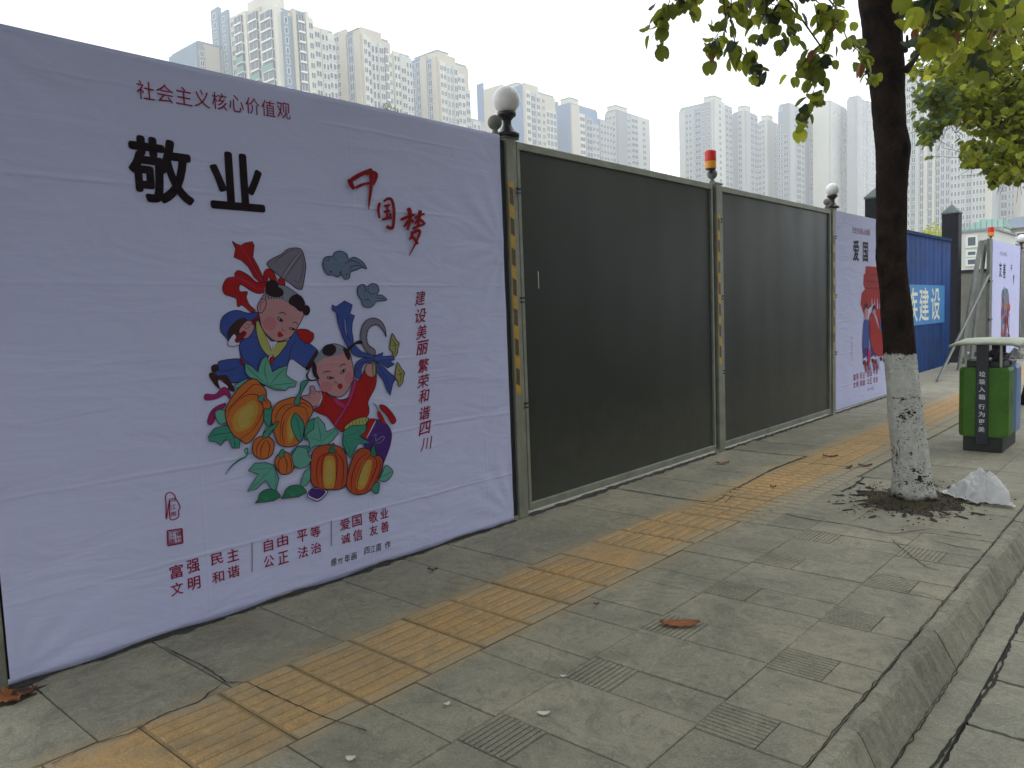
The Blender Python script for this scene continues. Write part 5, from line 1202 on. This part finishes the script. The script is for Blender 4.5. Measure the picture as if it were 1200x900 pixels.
for q in cpos:
    x_, y_ = proj(q); bluish = 90 < y_ < 200 and 1062 < x_ < 1125
    k2 = (2 if rnd.random() < .5 else 1) if bluish else (0 if rnd.random() < .62 else 1 if rnd.random() < .8 else 2)
    s = rnd.uniform(.7, 1.15)*(.85 if (q-CAM).dot(fw) < 10 else 1)
    if id(q) in vset: inst('leaf', L2[k2], tree2, q-Vector((t2x, t2y, 0)), rotm(rnd).to_euler(), (s, s, s))
    else: add_leafs(lf, L2[0], q, rotm(rnd), s*(1 if id(q) in vset or q in vis else 1.3), k2)
o = lf.build('foliage', [M['leafy'], M['leaf'], M['leaft']], tree2, smooth=True); o['kind'] = 'stuff'
bl.build('branches', M['twig'], tree2, smooth=True)
# --- the other street trees of the row behind the camera: they shade the street
def shade_tree(x, y, n, seed, label):
    rnd = random.Random(seed); e = empty('street_tree', (x, y, 0), label, 'tree')
    MB().tube([(x, y, -.02), (x, y, .4), (x-.05, y, 2), (x, y+.1, 4.2)], [.2, .15, .13, .12], 14, rough=.05).build('trunk', M['pbark'], e, smooth=True)
    b = MB(); l = MB()
    for i in range(11):
        a = i*2.4; r_ = rnd.uniform(1.0, 3.2); c = Vector((x+r_*cos(a), y+r_*sin(a), rnd.uniform(5.0, 7.6))); b.tube([(x, y+.1, 4.1), Vector((x, y, 4.1)).lerp(c, .5)+Vector((0, 0, .3)), c], [.09, .05, .015], 6)
        for j in range(n//11):
            q = c+Vector((rnd.gauss(0, .85), rnd.gauss(0, .85), rnd.gauss(0, .55)))
            if q.z < 3.6 or (q-CAM).length < 1.5: continue
            if (q-CAM).dot(fw) > .2:
                px_, py_ = proj(q)
                if -60 < px_ < 1260 and py_ > -60: continue
            add_leafs(l, LM[0], q, rotm(rnd), rnd.uniform(1.6, 2.8), rnd.choice((0, 0, 1, 2)))
    o = l.build('foliage', [M['leaf'], M['leafy'], M['leafd']], e, smooth=True); o['kind'] = 'stuff'; b.build('branches', M['twig'], e, smooth=True)
shade_tree(-1.6, .2, 7000, 3, 'street tree just outside the left of the view, its crown over the pavement')
shade_tree(-1.6, -6., 3500, 5, 'street tree further back along the kerb behind the viewer')
shade_tree(6.5, 3.2, 7000, 6, 'street tree on the far side of the road, facing the pumpkin banner')
shade_tree(6.5, -3.5, 5000, 8, 'street tree on the far side of the road, behind the viewer')
shade_tree(6.5, 9.5, 5000, 9, 'street tree on the far side of the road, facing the dark panels')
ob = empty('added_building', (21, 20, 0), 'long grey office building added unseen across the road to darken the panel reflections', 'building')  # unseen block, added and sized to darken what the panels reflect
MB().box((21, -25, -.6), (33, 95, 7.6)).build('wall', M['lgrey'], ob); MB().box((20.8, -25.2, 7.6), (33.2, 95.2, 8.0)).build('parapet', M['concrete'], ob)
wm_ = MB(); 
for fl_ in range(2):
    for k2 in range(36): wm_.box((20.93, -23+k2*3.25, .6+fl_*3.1), (20.99, -21.2+k2*3.25, 2.5+fl_*3.1))
o = wm_.build('windows', M['glass'], ob); o['kind'] = 'stuff'
# ------------------------------------------------------------------ soil and debris at the tree foot
so = MB(); vs = []; fs = []; n = 40
for r_i, rr in enumerate((0, .1, .2, .28, .36, .42)):
    for i in range(n):
        a = 2*pi*i/n; q = Vector((cos(a)*rr*6, sin(a)*rr*6, 1)); r2 = rr*(1+.55*noise.noise(q*.9)+.25*noise.noise(q*2.3))*.92
        vs.append((tx+r2*cos(a)*.9+.0, ty-.06+r2*sin(a)*1.15, max(-.004, .022*(1-rr/.36)+.014*noise.noise(q*5))+.001))
for k2 in range(5):
    for i in range(n): j = (i+1) % n; fs.append((k2*n+i, k2*n+j, (k2+1)*n+j, (k2+1)*n+i))
so = MB().add(vs, fs).build('soil', M['soil'], None, smooth=True); tag(so, 'dark loose soil round the foot of the painted trunk', 'soil', kind='stuff')
rnd = random.Random(21)
gr = MB()
for i in range(170):
    a = rnd.uniform(0, 2*pi); r_ = abs(rnd.gauss(.24, .07)); x = tx+r_*cos(a)*.9; y = ty-.05+r_*sin(a)
    if rnd.random() < .4: a2 = rnd.gauss(-1.2, .4); x = tx+.22*cos(a2)+rnd.gauss(0, .03); y = ty-.05+.26*sin(a2)+rnd.gauss(0, .03)
    h = rnd.uniform(.02, .06); d = rnd.uniform(0, 6.3); lx, ly = .02*cos(d), .02*sin(d)
    gr.add([(x-.003, y, .01), (x+.003, y, .01), (x+lx, y+ly, .01+h)], [(0, 1, 2)])
tag(gr.build('grass_tuft', M['grass'], None), 'thin grass and weeds in the soil at the trunk foot', 'grass', kind='stuff')
db = MB()
for i in range(650):
    a = rnd.uniform(0, 2*pi); r_ = abs(rnd.gauss(.30, .15)); x = tx+r_*cos(a); y = ty-.05+r_*sin(a)*1.3; s = rnd.uniform(.006, .018); d = rnd.uniform(0, 6.3)
    if x > -.95: continue
    db.add([(x+s*cos(d), y+s*sin(d), .006), (x-s*sin(d)*.5, y+s*cos(d)*.5, .012), (x-s*cos(d), y-s*sin(d), .006), (x+s*sin(d)*.5, y-s*cos(d)*.5, .004)], [(0, 1, 2, 3)], rnd.choice((0, 0, 0, 1)))
tag(db.build('leaf_litter', [M['crack_or_shade'], M['litterd']], None), 'crushed leaf bits and dirt scattered round the trunk foot', 'debris', kind='stuff')
# dead leaves and scraps on the slabs
def dead(px_, py_, L, W, rz, m, lb, cat='leaf', h=.02, nm='fallen_leaf', group=None):
    p = onZ(px_, py_, 0); n = 8; vs = []; fs = []
    for i in range(n+1):
        t_ = i/n; w_ = W/2*sin(pi*(t_*.92+.04))**.7; x = (t_-.5)*L
        z = h*(.25+.75*abs(2*t_-1)**1.5)
        vs += [(x, -w_, z+.35*h*(i % 2)), (x, 0, .003+z*.45), (x, w_, z*1.2+.25*h*((i+1) % 2))]
    for i in range(n):
        a = i*3; fs += [(a, a+1, a+4, a+3), (a+1, a+2, a+5, a+4)]
    o = MB().add(vs, fs).build(nm, m, None, smooth=True); o.location = (p.x, p.y, .004); o.rotation_euler[2] = rz
    s = o.modifiers.new('s', 'SOLIDIFY'); s.thickness = .0008
    return tag(o, lb, cat, group)
dead(797, 733, .19, .085, .62, M['litter'], 'large curled orange-brown leaf lying on the slabs in the middle foreground', h=.016)
dead(847, 544, .13, .05, .8, M['litter'], 'red-brown leaf in front of the beacon post')
dead(1014, 547, .12, .07, .5, M['litterd'], 'dark red leaf on the slabs left of the trunk, by the yellow strip')
dead(995, 549, .09, .04, 1.2, M['litterd'], 'small dark leaf just left of the red one by the yellow strip')
dead(973, 536, .14, .05, .3, M['litterd'], 'brown leaf lying on the yellow strip left of the trunk')
dead(906, 572, .05, .03, .3, M['litterd'], 'tiny dark leaf scrap on the yellow strip under the second dark panel')
dead(1106, 606, .06, .04, .3, M['litterd'], 'dark red leaf in the dirt right of the trunk foot')
dead(12, 822, .14, .08, .2, M['litter'], 'red-brown leaf by the left post foot', h=.03)
dead(30, 815, .09, .05, 1.2, M['litterd'], 'dark leaf under the left corner of the banner')
dead(507, 670, .06, .03, .6, M['litterd'], 'dark curled scrap on the slabs under the banner right end')
dead(637, 838, .05, .028, .7, M['paper'], 'small white paper scrap below the large orange leaf', 'paper scrap', .008, 'paper_scrap')
dead(524, 827, .028, .02, 1.4, M['paper'], 'tiny white scrap left of the larger paper scrap', 'paper scrap', .008, 'paper_scrap')
dead(411, 891, .035, .03, .7, M['paper'], 'white scrap at the bottom edge of the picture', 'paper scrap', .008, 'paper_scrap')
dead(660, 794, .025, .015, .7, M['paper'], 'tiny white scrap beside the grooved square', 'paper scrap', .006, 'paper_scrap')
dead(699, 710, .03, .02, .7, M['litterd'], 'tiny dark scrap on the slab right of the yellow strip', h=.012)
vs = [(-3.63, .86, .012)]; fs = []
for i in range(30):
    a = 2*pi*i/30; r_ = .5+.5*noise.noise(Vector((cos(a)*2.2, sin(a)*2.2, 4))); vs.append((-3.66+.12*r_*cos(a)*1.4, .86+.32*r_*sin(a), .001))
for i in range(30): fs.append((0, 1+i, 1+(i+1) % 30))
tag(MB().add(vs, fs).build('soil', M['soil'], None), 'dark dirt heaped at the foot of the left post', 'soil', kind='stuff')
# ------------------------------------------------------------------ towers
WCACHE = {}
def winmesh(w_, h, kind='win', rows=1):
    key = (round(w_, 1), round(h, 1), kind)
    if key in WCACHE: return WCACHE[key]
    mb = MB(); f = .14
    if kind == 'win':
        mb.box((-w_/2, -.12, -h/2), (w_/2, -.02, -h/2+f)); mb.box((-w_/2, -.12, h/2-f), (w_/2, -.02, h/2)); mb.box((-w_/2, -.12, -h/2+f), (-w_/2+f, -.02, h/2-f)); mb.box((w_/2-f, -.12, -h/2+f), (w_/2, -.02, h/2-f))
        mb.box((-w_/2+f, -.05, -h/2+f), (w_/2-f, -.02, h/2-f), 1)
        if w_ > 1.3: mb.box((-.06, -.1, -h/2+f), (.06, -.051, h/2-f))
    elif kind == 'bal':   # glazed balcony: slab, parapet, panes
        mb.box((-w_/2, -.9, -h/2), (w_/2, -.02, -h/2+.25)); mb.box((-w_/2+.05, -.85, -h/2+.25), (w_/2-.05, -.75, -h/2+.55)); mb.box((-w_/2+.1, -.6, -h/2+.55), (w_/2-.1, -.02, h/2), 1)
        for k in range(3): x = -w_/2+.12+(w_-.24)*k/2; mb.box((x-.05, -.66, -h/2+.55), (x+.05, -.6, h/2))
    elif kind == 'net':
        mb.box((-w_/2, -.9, -h/2), (w_/2, -.02, -h/2+.25)); mb.box((-w_/2, -.86, -h/2+.25), (w_/2, -.8, h/2-.6), 2); mb.box((-w_/2+.1, -.6, -h/2+.25), (w_/2-.1, -.02, h/2), 1)
    me = mb.mesh('window', [M['frame'], M['glass'], M['teal']]); WCACHE[key] = me; return me
BT_G = 'tall apartment towers behind the fence'
def tower(label, H, xc, yc, xl, yr, wall, side, front, zmin, parts=True, penth=None, sidepx=None, frontpx=None, top_y=60, name='apartment_tower', zbase=-.5, back=14):
    """corner at (xc,yc); the side runs to xl facing -Y, the front runs to yr facing +X"""
    e = empty(name, (xc, yc, 0), label, 'apartment tower', BT_G)
    def rbox(a, b, m, nm='wall'):
        return MB().box(a, b).build(nm, m, e)
    MB().box((xl, yc, zbase), (xc, max(yr, yc+8), H)).build('core', M[wall], e)
    MB().box((xl+.4, yc+.4, H), (xc-.4, max(yr, yc+8)-.4, H+.9)).build('roof', M['grey'], e)
    stuff = MB(); cnt = 0
    for face, lst in (('s', side), ('f', front)):
        for (pa, pb, dz, proud, m, wt) in lst:
            if face == 's': a = onY(pa, top_y, yc).x; b = onY(pb, top_y, yc).x
            else: a = onX(pa, top_y, xc).y; b = onX(pb, top_y, xc).y
            a, b = min(a, b), max(a, b)
            if b-a < .3: continue
            g = .0
            if isinstance(dz, str): dz = (onY((pa+pb)/2, float(dz[1:]), yc-proud) if face == 's' else onX((pa+pb)/2, float(dz[1:]), xc+proud)).z-H
            if face == 's': rbox((a, yc-proud-.3, zbase), (b-.02, yc+.01 if proud >= 0 else yc, H+dz), M[m])
            else: rbox((xc-.01, a, zbase), (xc+proud+.3, b-.02, H+dz), M[m])
            if not wt: continue
            cols = wt.get('c', 1); kd = wt.get('k', 'win'); ww = min(wt.get('w', (b-a)/cols*.55)*1.25, (b-a)/cols*.86); hh = wt.get('h', 1.8)*(1 if kd == 'bal' else 1.08); fl = wt.get('f', 2.95); sk_ = wt.get('skip', 0)
            z = H+dz-2.4-wt.get('t', 0); fi = 0
            while z > zmin:
                for c_ in range(cols):
                    u = a+(b-a)*(c_+.5)/cols
                    if sk_ and rnd.random() < sk_: continue
                    kk = kd
                    if kd == 'bal' and wt.get('net') and fi in wt['net']: kk = 'net'
                    me = winmesh(ww, hh, kk)
                    loc = (u, yc-proud-.3, z) if face == 's' else (xc+proud+.3, u, z)
                    rz = 0 if face == 's' else pi/2
                    if parts and cnt < 290:
                        inst('window', me, e, (loc[0]-xc, loc[1]-yc, loc[2]), (0, 0, rz)); cnt += 1
                    else:
                        R = Matrix.Rotation(rz, 3, 'Z'); n0 = len(stuff.v)
                        stuff.v += [tuple(Vector(loc)+R @ v.co) for v in me.vertices]; stuff.f += [tuple(i+n0 for i in p.vertices) for p in me.polygons]; stuff.m += [p.material_index for p in me.polygons]
                z -= fl; fi += 1
    if stuff.v:
        o = stuff.build('windows', [M['frame'], M['glass'], M['teal']], e); o['kind'] = 'stuff'
    if penth:
        for (fx0, fx1, fy0, fy1, dz) in penth:
            X0 = xl+(xc-xl)*fx0; X1 = xl+(xc-xl)*fx1; Y0 = yc+(yr-yc)*fy0; Y1 = yc+(yr-yc)*fy1
            MB().box((X0, Y0, H+.91), (X1, Y1, H+dz)).build('penthouse', M['cream'], e)
            MB().box((X0-.25, Y0-.25, H+dz), (X1+.25, Y1+.25, H+dz+.35)).build('parapet', M['grey'], e)
    return e
W1 = dict(c=1); W2 = dict(c=2)
def PX(cpx, cpy, H, lpx, rpx, **k):
    d = ray(cpx, cpy); p = CAM+d*((H-CAM.z)/d.z); xl = onY(lpx, cpy, p.y).x; yr = onX(rpx, cpy, p.x).y
    return dict(H=H, xc=p.x, yc=p.y, xl=xl, yr=yr, top_y=cpy, **k)
def pxs(lst): return lst
bal = dict(c=1, k='bal', h=2.7)
tower('blue-grey stepped tower, leftmost and lowest over the banner', **PX(231, 50, 92, 198, 238), wall='bgrey', side=[(198, 231, 0, .1, 'bgrey', None)], front=[(231, 238, -1, .3, 'grey', W1)], zmin=72)
tower('tower end with a plain yellow-beige wall, left of the tallest tower', **PX(238, 52, 92, 214, 256), wall='beige', side=[(214, 222, -6, .4, 'lgrey', bal), (222, 230, -3, .6, 'lgrey', bal), (230, 238, -.5, .2, 'grey', W1)], front=[(238, 256, 0, .0, 'beige', None)], zmin=72)
tower('tallest and nearest tower, with curved green-netted balconies and blue-grey wings', **PX(329, 12, 95, 250, 364), wall='cream', back=20,
      side=[(250, 259, 'y9', .8, 'bgrey', dict(c=1, w=1.6)), (259, 269, 'y13', .5, 'bgrey', dict(c=1, w=1.3)), (270, 276, 'y20', .2, 'beige', W1), (276, 289, 'y15', .6, 'cream', dict(c=1, k='bal', h=2.7, net=(4, 5))), (289.5, 292, 'y11', 1.0, 'cream', None), (290, 326, 'y1', -2.5, 'cream', None), (292, 307, 'y11', .5, 'beige', dict(c=1, k='bal', h=2.7, net=(6,))), (307, 326, 'y9', .9, 'cream', dict(c=1, k='bal', h=2.7, net=(5,))), (326, 329, 'y6', 1.3, 'cream', None)],
      front=[(329, 334.5, -.5, .8, 'bgrey', W1), (334.5, 340, -1.2, .2, 'bgrey', None), (340, 344, 1.2, .8, 'beige', None), (344, 355, 1.2, .3, 'bgrey', dict(c=1, k='bal', h=2.5)), (355, 358, 1.5, 1.0, 'cream', None), (358, 364, 0, .6, 'cream', dict(c=1, w=1.4))], zmin=68)
tower('cream infill block with small windows, right of the tallest tower', **PX(366, 33, 93, 363, 391), wall='cream', side=[], front=[(366, 374, .6, .2, 'cream', dict(c=1, w=1.6)), (374, 382, .2, .5, 'white_r', dict(c=2, w=1.3)), (382, 391, -2, .2, 'white_r', dict(c=2, w=1.3))], zmin=68)
tower('second tower from the left group, with a blue glass strip and cream ribbed parapet', **PX(422, 40, 95, 388, 456.5), wall='beige',
      side=[(388, 392, 'y45', .6, 'cream', W1), (392, 399, 'y38', .2, 'lgrey', dict(c=1, w=2.2)), (399, 407.5, 'y35', .7, 'beige', None), (407.5, 416, 'y39', .3, 'bstrip', dict(c=1, w=2.0, h=2.4)), (416, 422, 'y36', .6, 'beige', None)],
      front=[(422, 446, 2.3, .0, 'beige', None), (423, 428, .0, .5, 'cream', dict(c=1, w=1.5)), (428, 432, -.5, .3, 'cream', dict(c=1, w=1.4, h=1.9)), (432, 440, -1.5, .5, 'white_r', dict(c=2, w=2.0, h=2.2)), (440, 446, -1.5, .9, 'white_r', dict(c=1, w=2.6, h=2.0)), (446, 452, -1.3, .4, 'beige', dict(c=1, k='bal', h=2.5)), (452, 456.5, -5, .3, 'cream', dict(c=1, w=1.5))], zmin=66, penth=[(.0, .85, .1, .4, 2.6)])
tower('narrow white block set between two blue-striped towers', **PX(460, 62, 94, 457, 481), wall='white_r', side=[], front=[(460, 467, .6, .2, 'cream', dict(c=2, w=1.4)), (467, 474, 0, .4, 'white_r', dict(c=1, w=1.8, skip=.2)), (474, 481, -.5, .2, 'white_r', dict(c=2, w=1.4))], zmin=64)
tower('third tower with two violet-blue stripes on its side wall', **PX(512, 69, 95, 481, 548), wall='beige',
      side=[(481, 494, 'y70', .3, 'bstrip', dict(c=2, w=1.8, h=2.2)), (494, 501, 'y66', .6, 'beige', None), (501, 508, 'y70', .3, 'bstrip', dict(c=1, w=1.8, h=2.2)), (508, 512, 'y66', .7, 'beige', None)],
      front=[(512, 533, 2.2, .0, 'beige', None), (513, 517, -.6, .5, 'cream', dict(c=1, w=1.5)), (517, 521, -.6, .3, 'cream', dict(c=1, w=1.5)), (521, 528, -1, .5, 'white_r', dict(c=2, w=2.0, h=2.2)), (528, 533, -1, .9, 'white_r', dict(c=1, w=2.4, h=2.1)), (533, 542, -3, .4, 'cream', dict(c=2, w=1.7)), (542, 548, -8, .3, 'white_r', dict(c=1, w=1.8))], zmin=62, penth=[(.1, .95, .05, .4, 3.2)])
tower('small distant block in the gap left of the nearest globe lamp', **PX(553, 141, 80, 549, 562), wall='lgrey', side=[(549, 553, 0, .2, 'lgrey', W1)], front=[(553, 562, 0, .2, 'white_r', dict(c=2))], zmin=60, parts=False)
tower('tower behind the nearest globe lamp, plain beige side wall with blue edges', **PX(612, 104, 95, 560, 650), wall='beige',
      side=[(560, 567, 'y98', .5, 'bstrip', None), (567, 590, 'y102', .2, 'beige', None), (588, 612, 'y103', .6, 'bstrip', None)],
      front=[(612.5, 630, 2.6, .0, 'beige', None), (614, 620, 0, .4, 'cream', dict(c=1, w=2)), (620, 626, -.6, .2, 'lgrey', dict(c=1, w=3.2, h=2.2)), (626, 631, -.6, .5, 'white_r', dict(c=1, w=2.2, h=2.)), (631, 638, -.5, .4, 'beige', dict(c=1, w=1.6)), (638, 650, -5.5, .2, 'white_r', dict(c=3, w=2.6, h=2.2))], zmin=60, penth=[(.3, .85, .05, .5, 3.2)])
tower('tower with a broad blue side wall, right of the nearest globe lamp', **PX(668, 122, 95, 650, 700), wall='bstrip',
      side=[(646, 654, 'y120', .3, 'bgrey', None), (654, 668, 0, .4, 'bstrip', None)], front=[(668, 677, 0, .5, 'beige', None), (677, 684, -3, .3, 'cream', dict(c=1, w=3)), (684, 692, -3.5, .6, 'grey', dict(c=1, w=4.5, h=2.2)), (692, 700, -6, .3, 'lgrey', dict(c=2, w=2.5))], zmin=58, penth=[(.3, .9, .05, .35, 3.0)])
tower('pale low link block with rows of small windows', **PX(702, 141, 92, 698, 716), wall='lgrey', side=[], front=[(702, 716, 0, .2, 'lgrey', dict(c=4, w=2.2))], zmin=56, parts=False)
tower('hazy grey tower standing alone above the first dark panel', **PX(722, 130, 100, 709, 760), wall='lgrey',
      side=[(709, 722, -.5, .3, 'lgrey', dict(c=3, w=1.8))], front=[(722, 733, 0, .6, 'grey', None), (733, 737, -1, .3, 'lgrey', dict(c=1, w=2.4)), (737, 746, -.2, .5, 'lgrey', dict(c=1, w=5, h=1.8)), (746, 760, .4, .2, 'white_r', dict(c=1, w=2.4))], zmin=54, parts=False, penth=[(.2, .95, .0, .35, 2.6)])
def rt(label, cpx, cpy, H, l, r_, side, front, **k): return tower(label, **PX(cpx, cpy, H, l, r_), wall=k.pop('wall', 'lgrey'), side=side, front=front, zmin=k.pop('zmin', 30), parts=False, **k)
rt('grey-white tower with a sloping gable, right of the open sky gap', 836, 120, 100, 796, 857, [(796, 803, -1, .4, 'white_r', None), (803, 811, -1.5, .1, 'lgrey', dict(c=2, w=1.8)), (811, 814, -1, .4, 'lgrey', None), (814, 822, -1.5, .1, 'bgrey', dict(c=1, w=4, h=1.8)), (822, 834, 0, .3, 'grey', dict(c=2, w=1.2)), (834, 836, 1, .5, 'white_r', None)],
   [(836, 848, 1.5, .3, 'white_r', dict(c=1, w=2)), (848, 857, .8, .1, 'grey', dict(c=2, w=2.8, h=1.9))], penth=[(.7, .98, .05, .5, 3.2)])
rt('grey tower second in the right hand row', 873, 131, 100, 858, 887, [(858, 865, 0, .2, 'grey', None), (865, 870, .3, .2, 'lgrey', dict(c=1, w=1.8)), (870, 873, .5, .4, 'white_r', None)], [(873, 878, .5, .4, 'lgrey', None), (878, 887, .2, .1, 'grey', dict(c=2, w=3, h=1.9))], penth=[(.4, .95, .05, .5, 3)])
rt('grey tower third in the right hand row, slightly lower', 900, 142, 100, 888, 912, [(888, 893, 0, .2, 'lgrey', dict(c=1, w=1.8)), (893, 897, .2, .3, 'lgrey', dict(c=1, w=1.6)), (897, 900, .6, .5, 'white_r', None)], [(900, 906, .5, .3, 'lgrey', None), (906, 912, .2, .1, 'grey', dict(c=2, w=3))], penth=[(.3, .95, .05, .5, 3)])
rt('grey tower with long balcony strips behind the hanging leaves', 925, 122, 104, 912, 955, [(912, 918, -3, .2, 'bgrey', dict(c=2, w=1.6, t=5)), (918, 925, .6, .3, 'grey', dict(c=1, w=2.4, t=14))], [(925, 931, .6, .2, 'lgrey', None), (931, 937, -2, .5, 'grey', dict(c=1, w=5, h=2.3)), (937, 942, -2, .3, 'lgrey', dict(c=1, w=3)), (942, 947, -2, .1, 'bstrip', None), (947, 955, -3, .4, 'grey', dict(c=2, w=4, h=2.3))])
rt('tower with a broad plain cream wall behind the second globe lamp', 973, 119, 106, 953, 993, [(953, 972, 0, .3, 'cream', None)], [(973, 984, .4, .2, 'white_r', dict(c=2, w=1.0, skip=.5)), (984, 993, -1, .0, 'grey', dict(c=2, w=4, h=2.4))])
rt('pale tower just left of the tree trunk', 1003, 114, 108, 993, 1062, [(993, 1003, -1, .4, 'lgrey', None)], [(1003, 1008, 1, .5, 'lgrey', None), (1008, 1015, .5, .2, 'grey', dict(c=1, w=8, h=2.3)), (1015, 1023, 1.2, .5, 'lgrey', dict(c=2, w=3.4, h=2)), (1023, 1032, 1, .2, 'grey', dict(c=2, w=5)), (1032, 1062, 0, .3, 'lgrey', dict(c=5, w=4, h=2))])
MB.build = build2
def xtower(label, y0, px0, px1, ptop, wall, side, zmin=0, **k):
    H = onY((px0+px1)/2, ptop, y0).z; xl = onY(px0, ptop+60, y0).x; xc = onY(px1, ptop+60, y0).x
    return tower(label, H, xc, y0, xl, y0+16, wall, side, [], zmin, parts=False, top_y=ptop+60, **k)
xtower('broad pale tower with regular window grid, behind the second tree crown', 330, 1060, 1164, 78, 'lgrey',
   [(1062, 1068, 0, .3, 'white_r', dict(c=1, w=2.2)), (1068, 1074, 0, .0, 'grey', dict(c=1, w=2, h=2)), (1074, 1078, 1, .7, 'white_r', None), (1078, 1084, 0, .1, 'grey', dict(c=1, w=2.2, h=2.4)), (1084, 1088, 1, .7, 'cream', None), (1088, 1094, 0, .1, 'grey', dict(c=1, w=2.4, h=2.4)), (1094, 1097, .5, .8, 'cream', None), (1097, 1103, 0, .1, 'grey', dict(c=1, w=2.6, h=2.4)), (1103, 1115, .8, .6, 'lgrey', dict(c=2, w=2.0, h=2.2)),
    (1115, 1127, 0, .3, 'white_r', dict(c=3, w=1.3, h=1.7)), (1127, 1133, 0, .35, 'white_r', dict(c=1, w=2.1, h=1.7)), (1133, 1141, 0, .3, 'lgrey', dict(c=1, w=2.2, h=1.8)), (1141, 1157, 0, .3, 'white_r', dict(c=4, w=1.35, h=1.7)), (1157, 1164, .5, .7, 'cream', None)])
xtower('greyish tower at the far right, partly behind leaves, with a yellow-cream edge', 345, 1165, 1197, 195, 'lgrey', [(1165, 1172, 0, .3, 'grey', dict(c=1, w=2)), (1172, 1181, 0, .1, 'lgrey', dict(c=1, w=2.5, h=2.2)), (1181, 1189, 0, .3, 'lgrey', dict(c=2, w=1.5)), (1189, 1197, .6, .6, 'beige', None)])
# low buildings at the right
lb = empty('site_building', (-13, 66, 0), 'white low building with three stacked windows, right of the dark pillar', 'building')
a0 = onY(1112, 300, 66).x; a1 = onY(1166, 300, 66).x; ztop = onY(1140, 272, 66).z
MB().box((a0, 66, -.5), (a1, 74, ztop)).build('wall', M['whiteb'], lb); MB().box((a0-.1, 65.85, ztop), (a1+.15, 74, ztop+.12)).build('parapet', M['grey'], lb)
for pyc, hh in ((283, .85), (297, .5), (307, .6)):
    c = onY(1139, pyc, 66); me = winmesh(.78, hh*1.05, 'win'); inst('window', me, lb, (c.x+13, -.0, c.z), (0, 0, 0))
gb = empty('netted_shed', (-14, 90, 0), 'low roof wrapped in faded green safety net above the white building', 'building')
a0 = onY(1124, 262, 90).x; a1 = onY(1176, 262, 90).x; z0 = onY(1150, 268, 90).z; z1 = onY(1150, 254, 90).z
MB().add([(a0, 90, z0), (a1, 90, z0), (a1-.4, 93, z1-.2), (a0+1.6, 93, z1), (a0, 97, z0), (a1, 97, z0)], [(0, 1, 2, 3), (1, 5, 2), (0, 3, 4), (3, 2, 5, 4)]).build('net_roof', M['teal'], gb)
MB().box((a0+.1, 90.1, -.5), (a1-.1, 97, z0)).build('wall', M['whiteb'], gb)
for i in range(9): x = a0+(a1-a0)*i/8; MB().box((x-.04, 89.9, z0-1.2), (x+.04, 89.98, z1-.3-.15*(i % 2))).build('scaffold_pole', M['grey'], gb)
sb = empty('low_house', (-10, 95, 0), 'low house with a blue-grey slate roof at the right edge above the far poster', 'building')
a0 = onY(1160, 262, 95).x; a1 = onY(1225, 262, 95).x; z0 = onY(1185, 268, 95).z; z1 = onY(1185, 251, 95).z
MB().add([(a0, 94.5, z0), (a1, 94.5, z0), (a1, 99, z1), (a0+1.5, 99, z1), (a0, 103, z0), (a1, 103, z0)], [(0, 1, 2, 3), (3, 2, 5, 4), (0, 3, 4), (1, 5, 2)]).build('roof', M['slate'], sb)
MB().box((a0+.2, 95, -.5), (a1, 102, z0)).build('wall', M['bbrick'], sb)
for i in range(4): inst('window', winmesh(1.2, 1.2, 'win'), sb, (a0+10+1.2+i*1.7, -.02, z0-1.0))
# greenery behind the fence
def bush(label, c, r, n, m, seed, name='tree', trunk=True):
    rnd = random.Random(seed); e = empty(name, (c[0], c[1], 0), label, 'tree')
    l = MB()
    for i in range(n):
        d = Vector((rnd.gauss(0, 1), rnd.gauss(0, 1), rnd.gauss(0, 1))).normalized()*rnd.uniform(.55, 1)
        q = Vector((c[0]+d.x*r[0], c[1]+d.y*r[1], c[2]+d.z*r[2]*(1+.2*sin(d.x*6)))); s = .09*r[2]; R = rotm(rnd)
        l.add([q+R @ Vector(v) for v in ((-s, 0, 0), (0, -s*.6, 0), (s, 0, .3*s), (0, s*.6, 0))], [(0, 1, 2, 3)], rnd.choice((0, 0, 1)))
    o = l.build('crown', [M[m], M['leaf']], e); o['kind'] = 'stuff'
    MB().tube([(c[0], c[1], 0), (c[0], c[1], c[2])], [.12, .06], 8).build('trunk', M['bark'], e)
p = onX(1087, 278, -7); bush('light green bushy tree behind the blue hoarding', (p.x, p.y, p.z-.25), (.9, 1.2, .62), 1500, 'leafy', 31)
p = onX(455, 128, -30); bush('small dark tree top just showing over the banner edge', (p.x, p.y, p.z-.2), (.5, .5, .45), 500, 'leafd', 33)
# ------------------------------------------------------------------ air
hz = bpy.data.materials.new('haze_air'); hz.use_nodes = True; N = hz.node_tree.nodes; N.clear()
pv = N.new('ShaderNodeVolumePrincipled'); pv.inputs['Color'].default_value = (.97, .985, 1, 1); pv.inputs['Density'].default_value = .00115; pv.inputs['Anisotropy'].default_value = .3
oo = N.new('ShaderNodeOutputMaterial'); hz.node_tree.links.new(pv.outputs[0], oo.inputs['Volume'])
hb = MB().box((-420, -30, -1.6), (70, 480, 135)).build('haze', hz); tag(hb, kind='stuff')
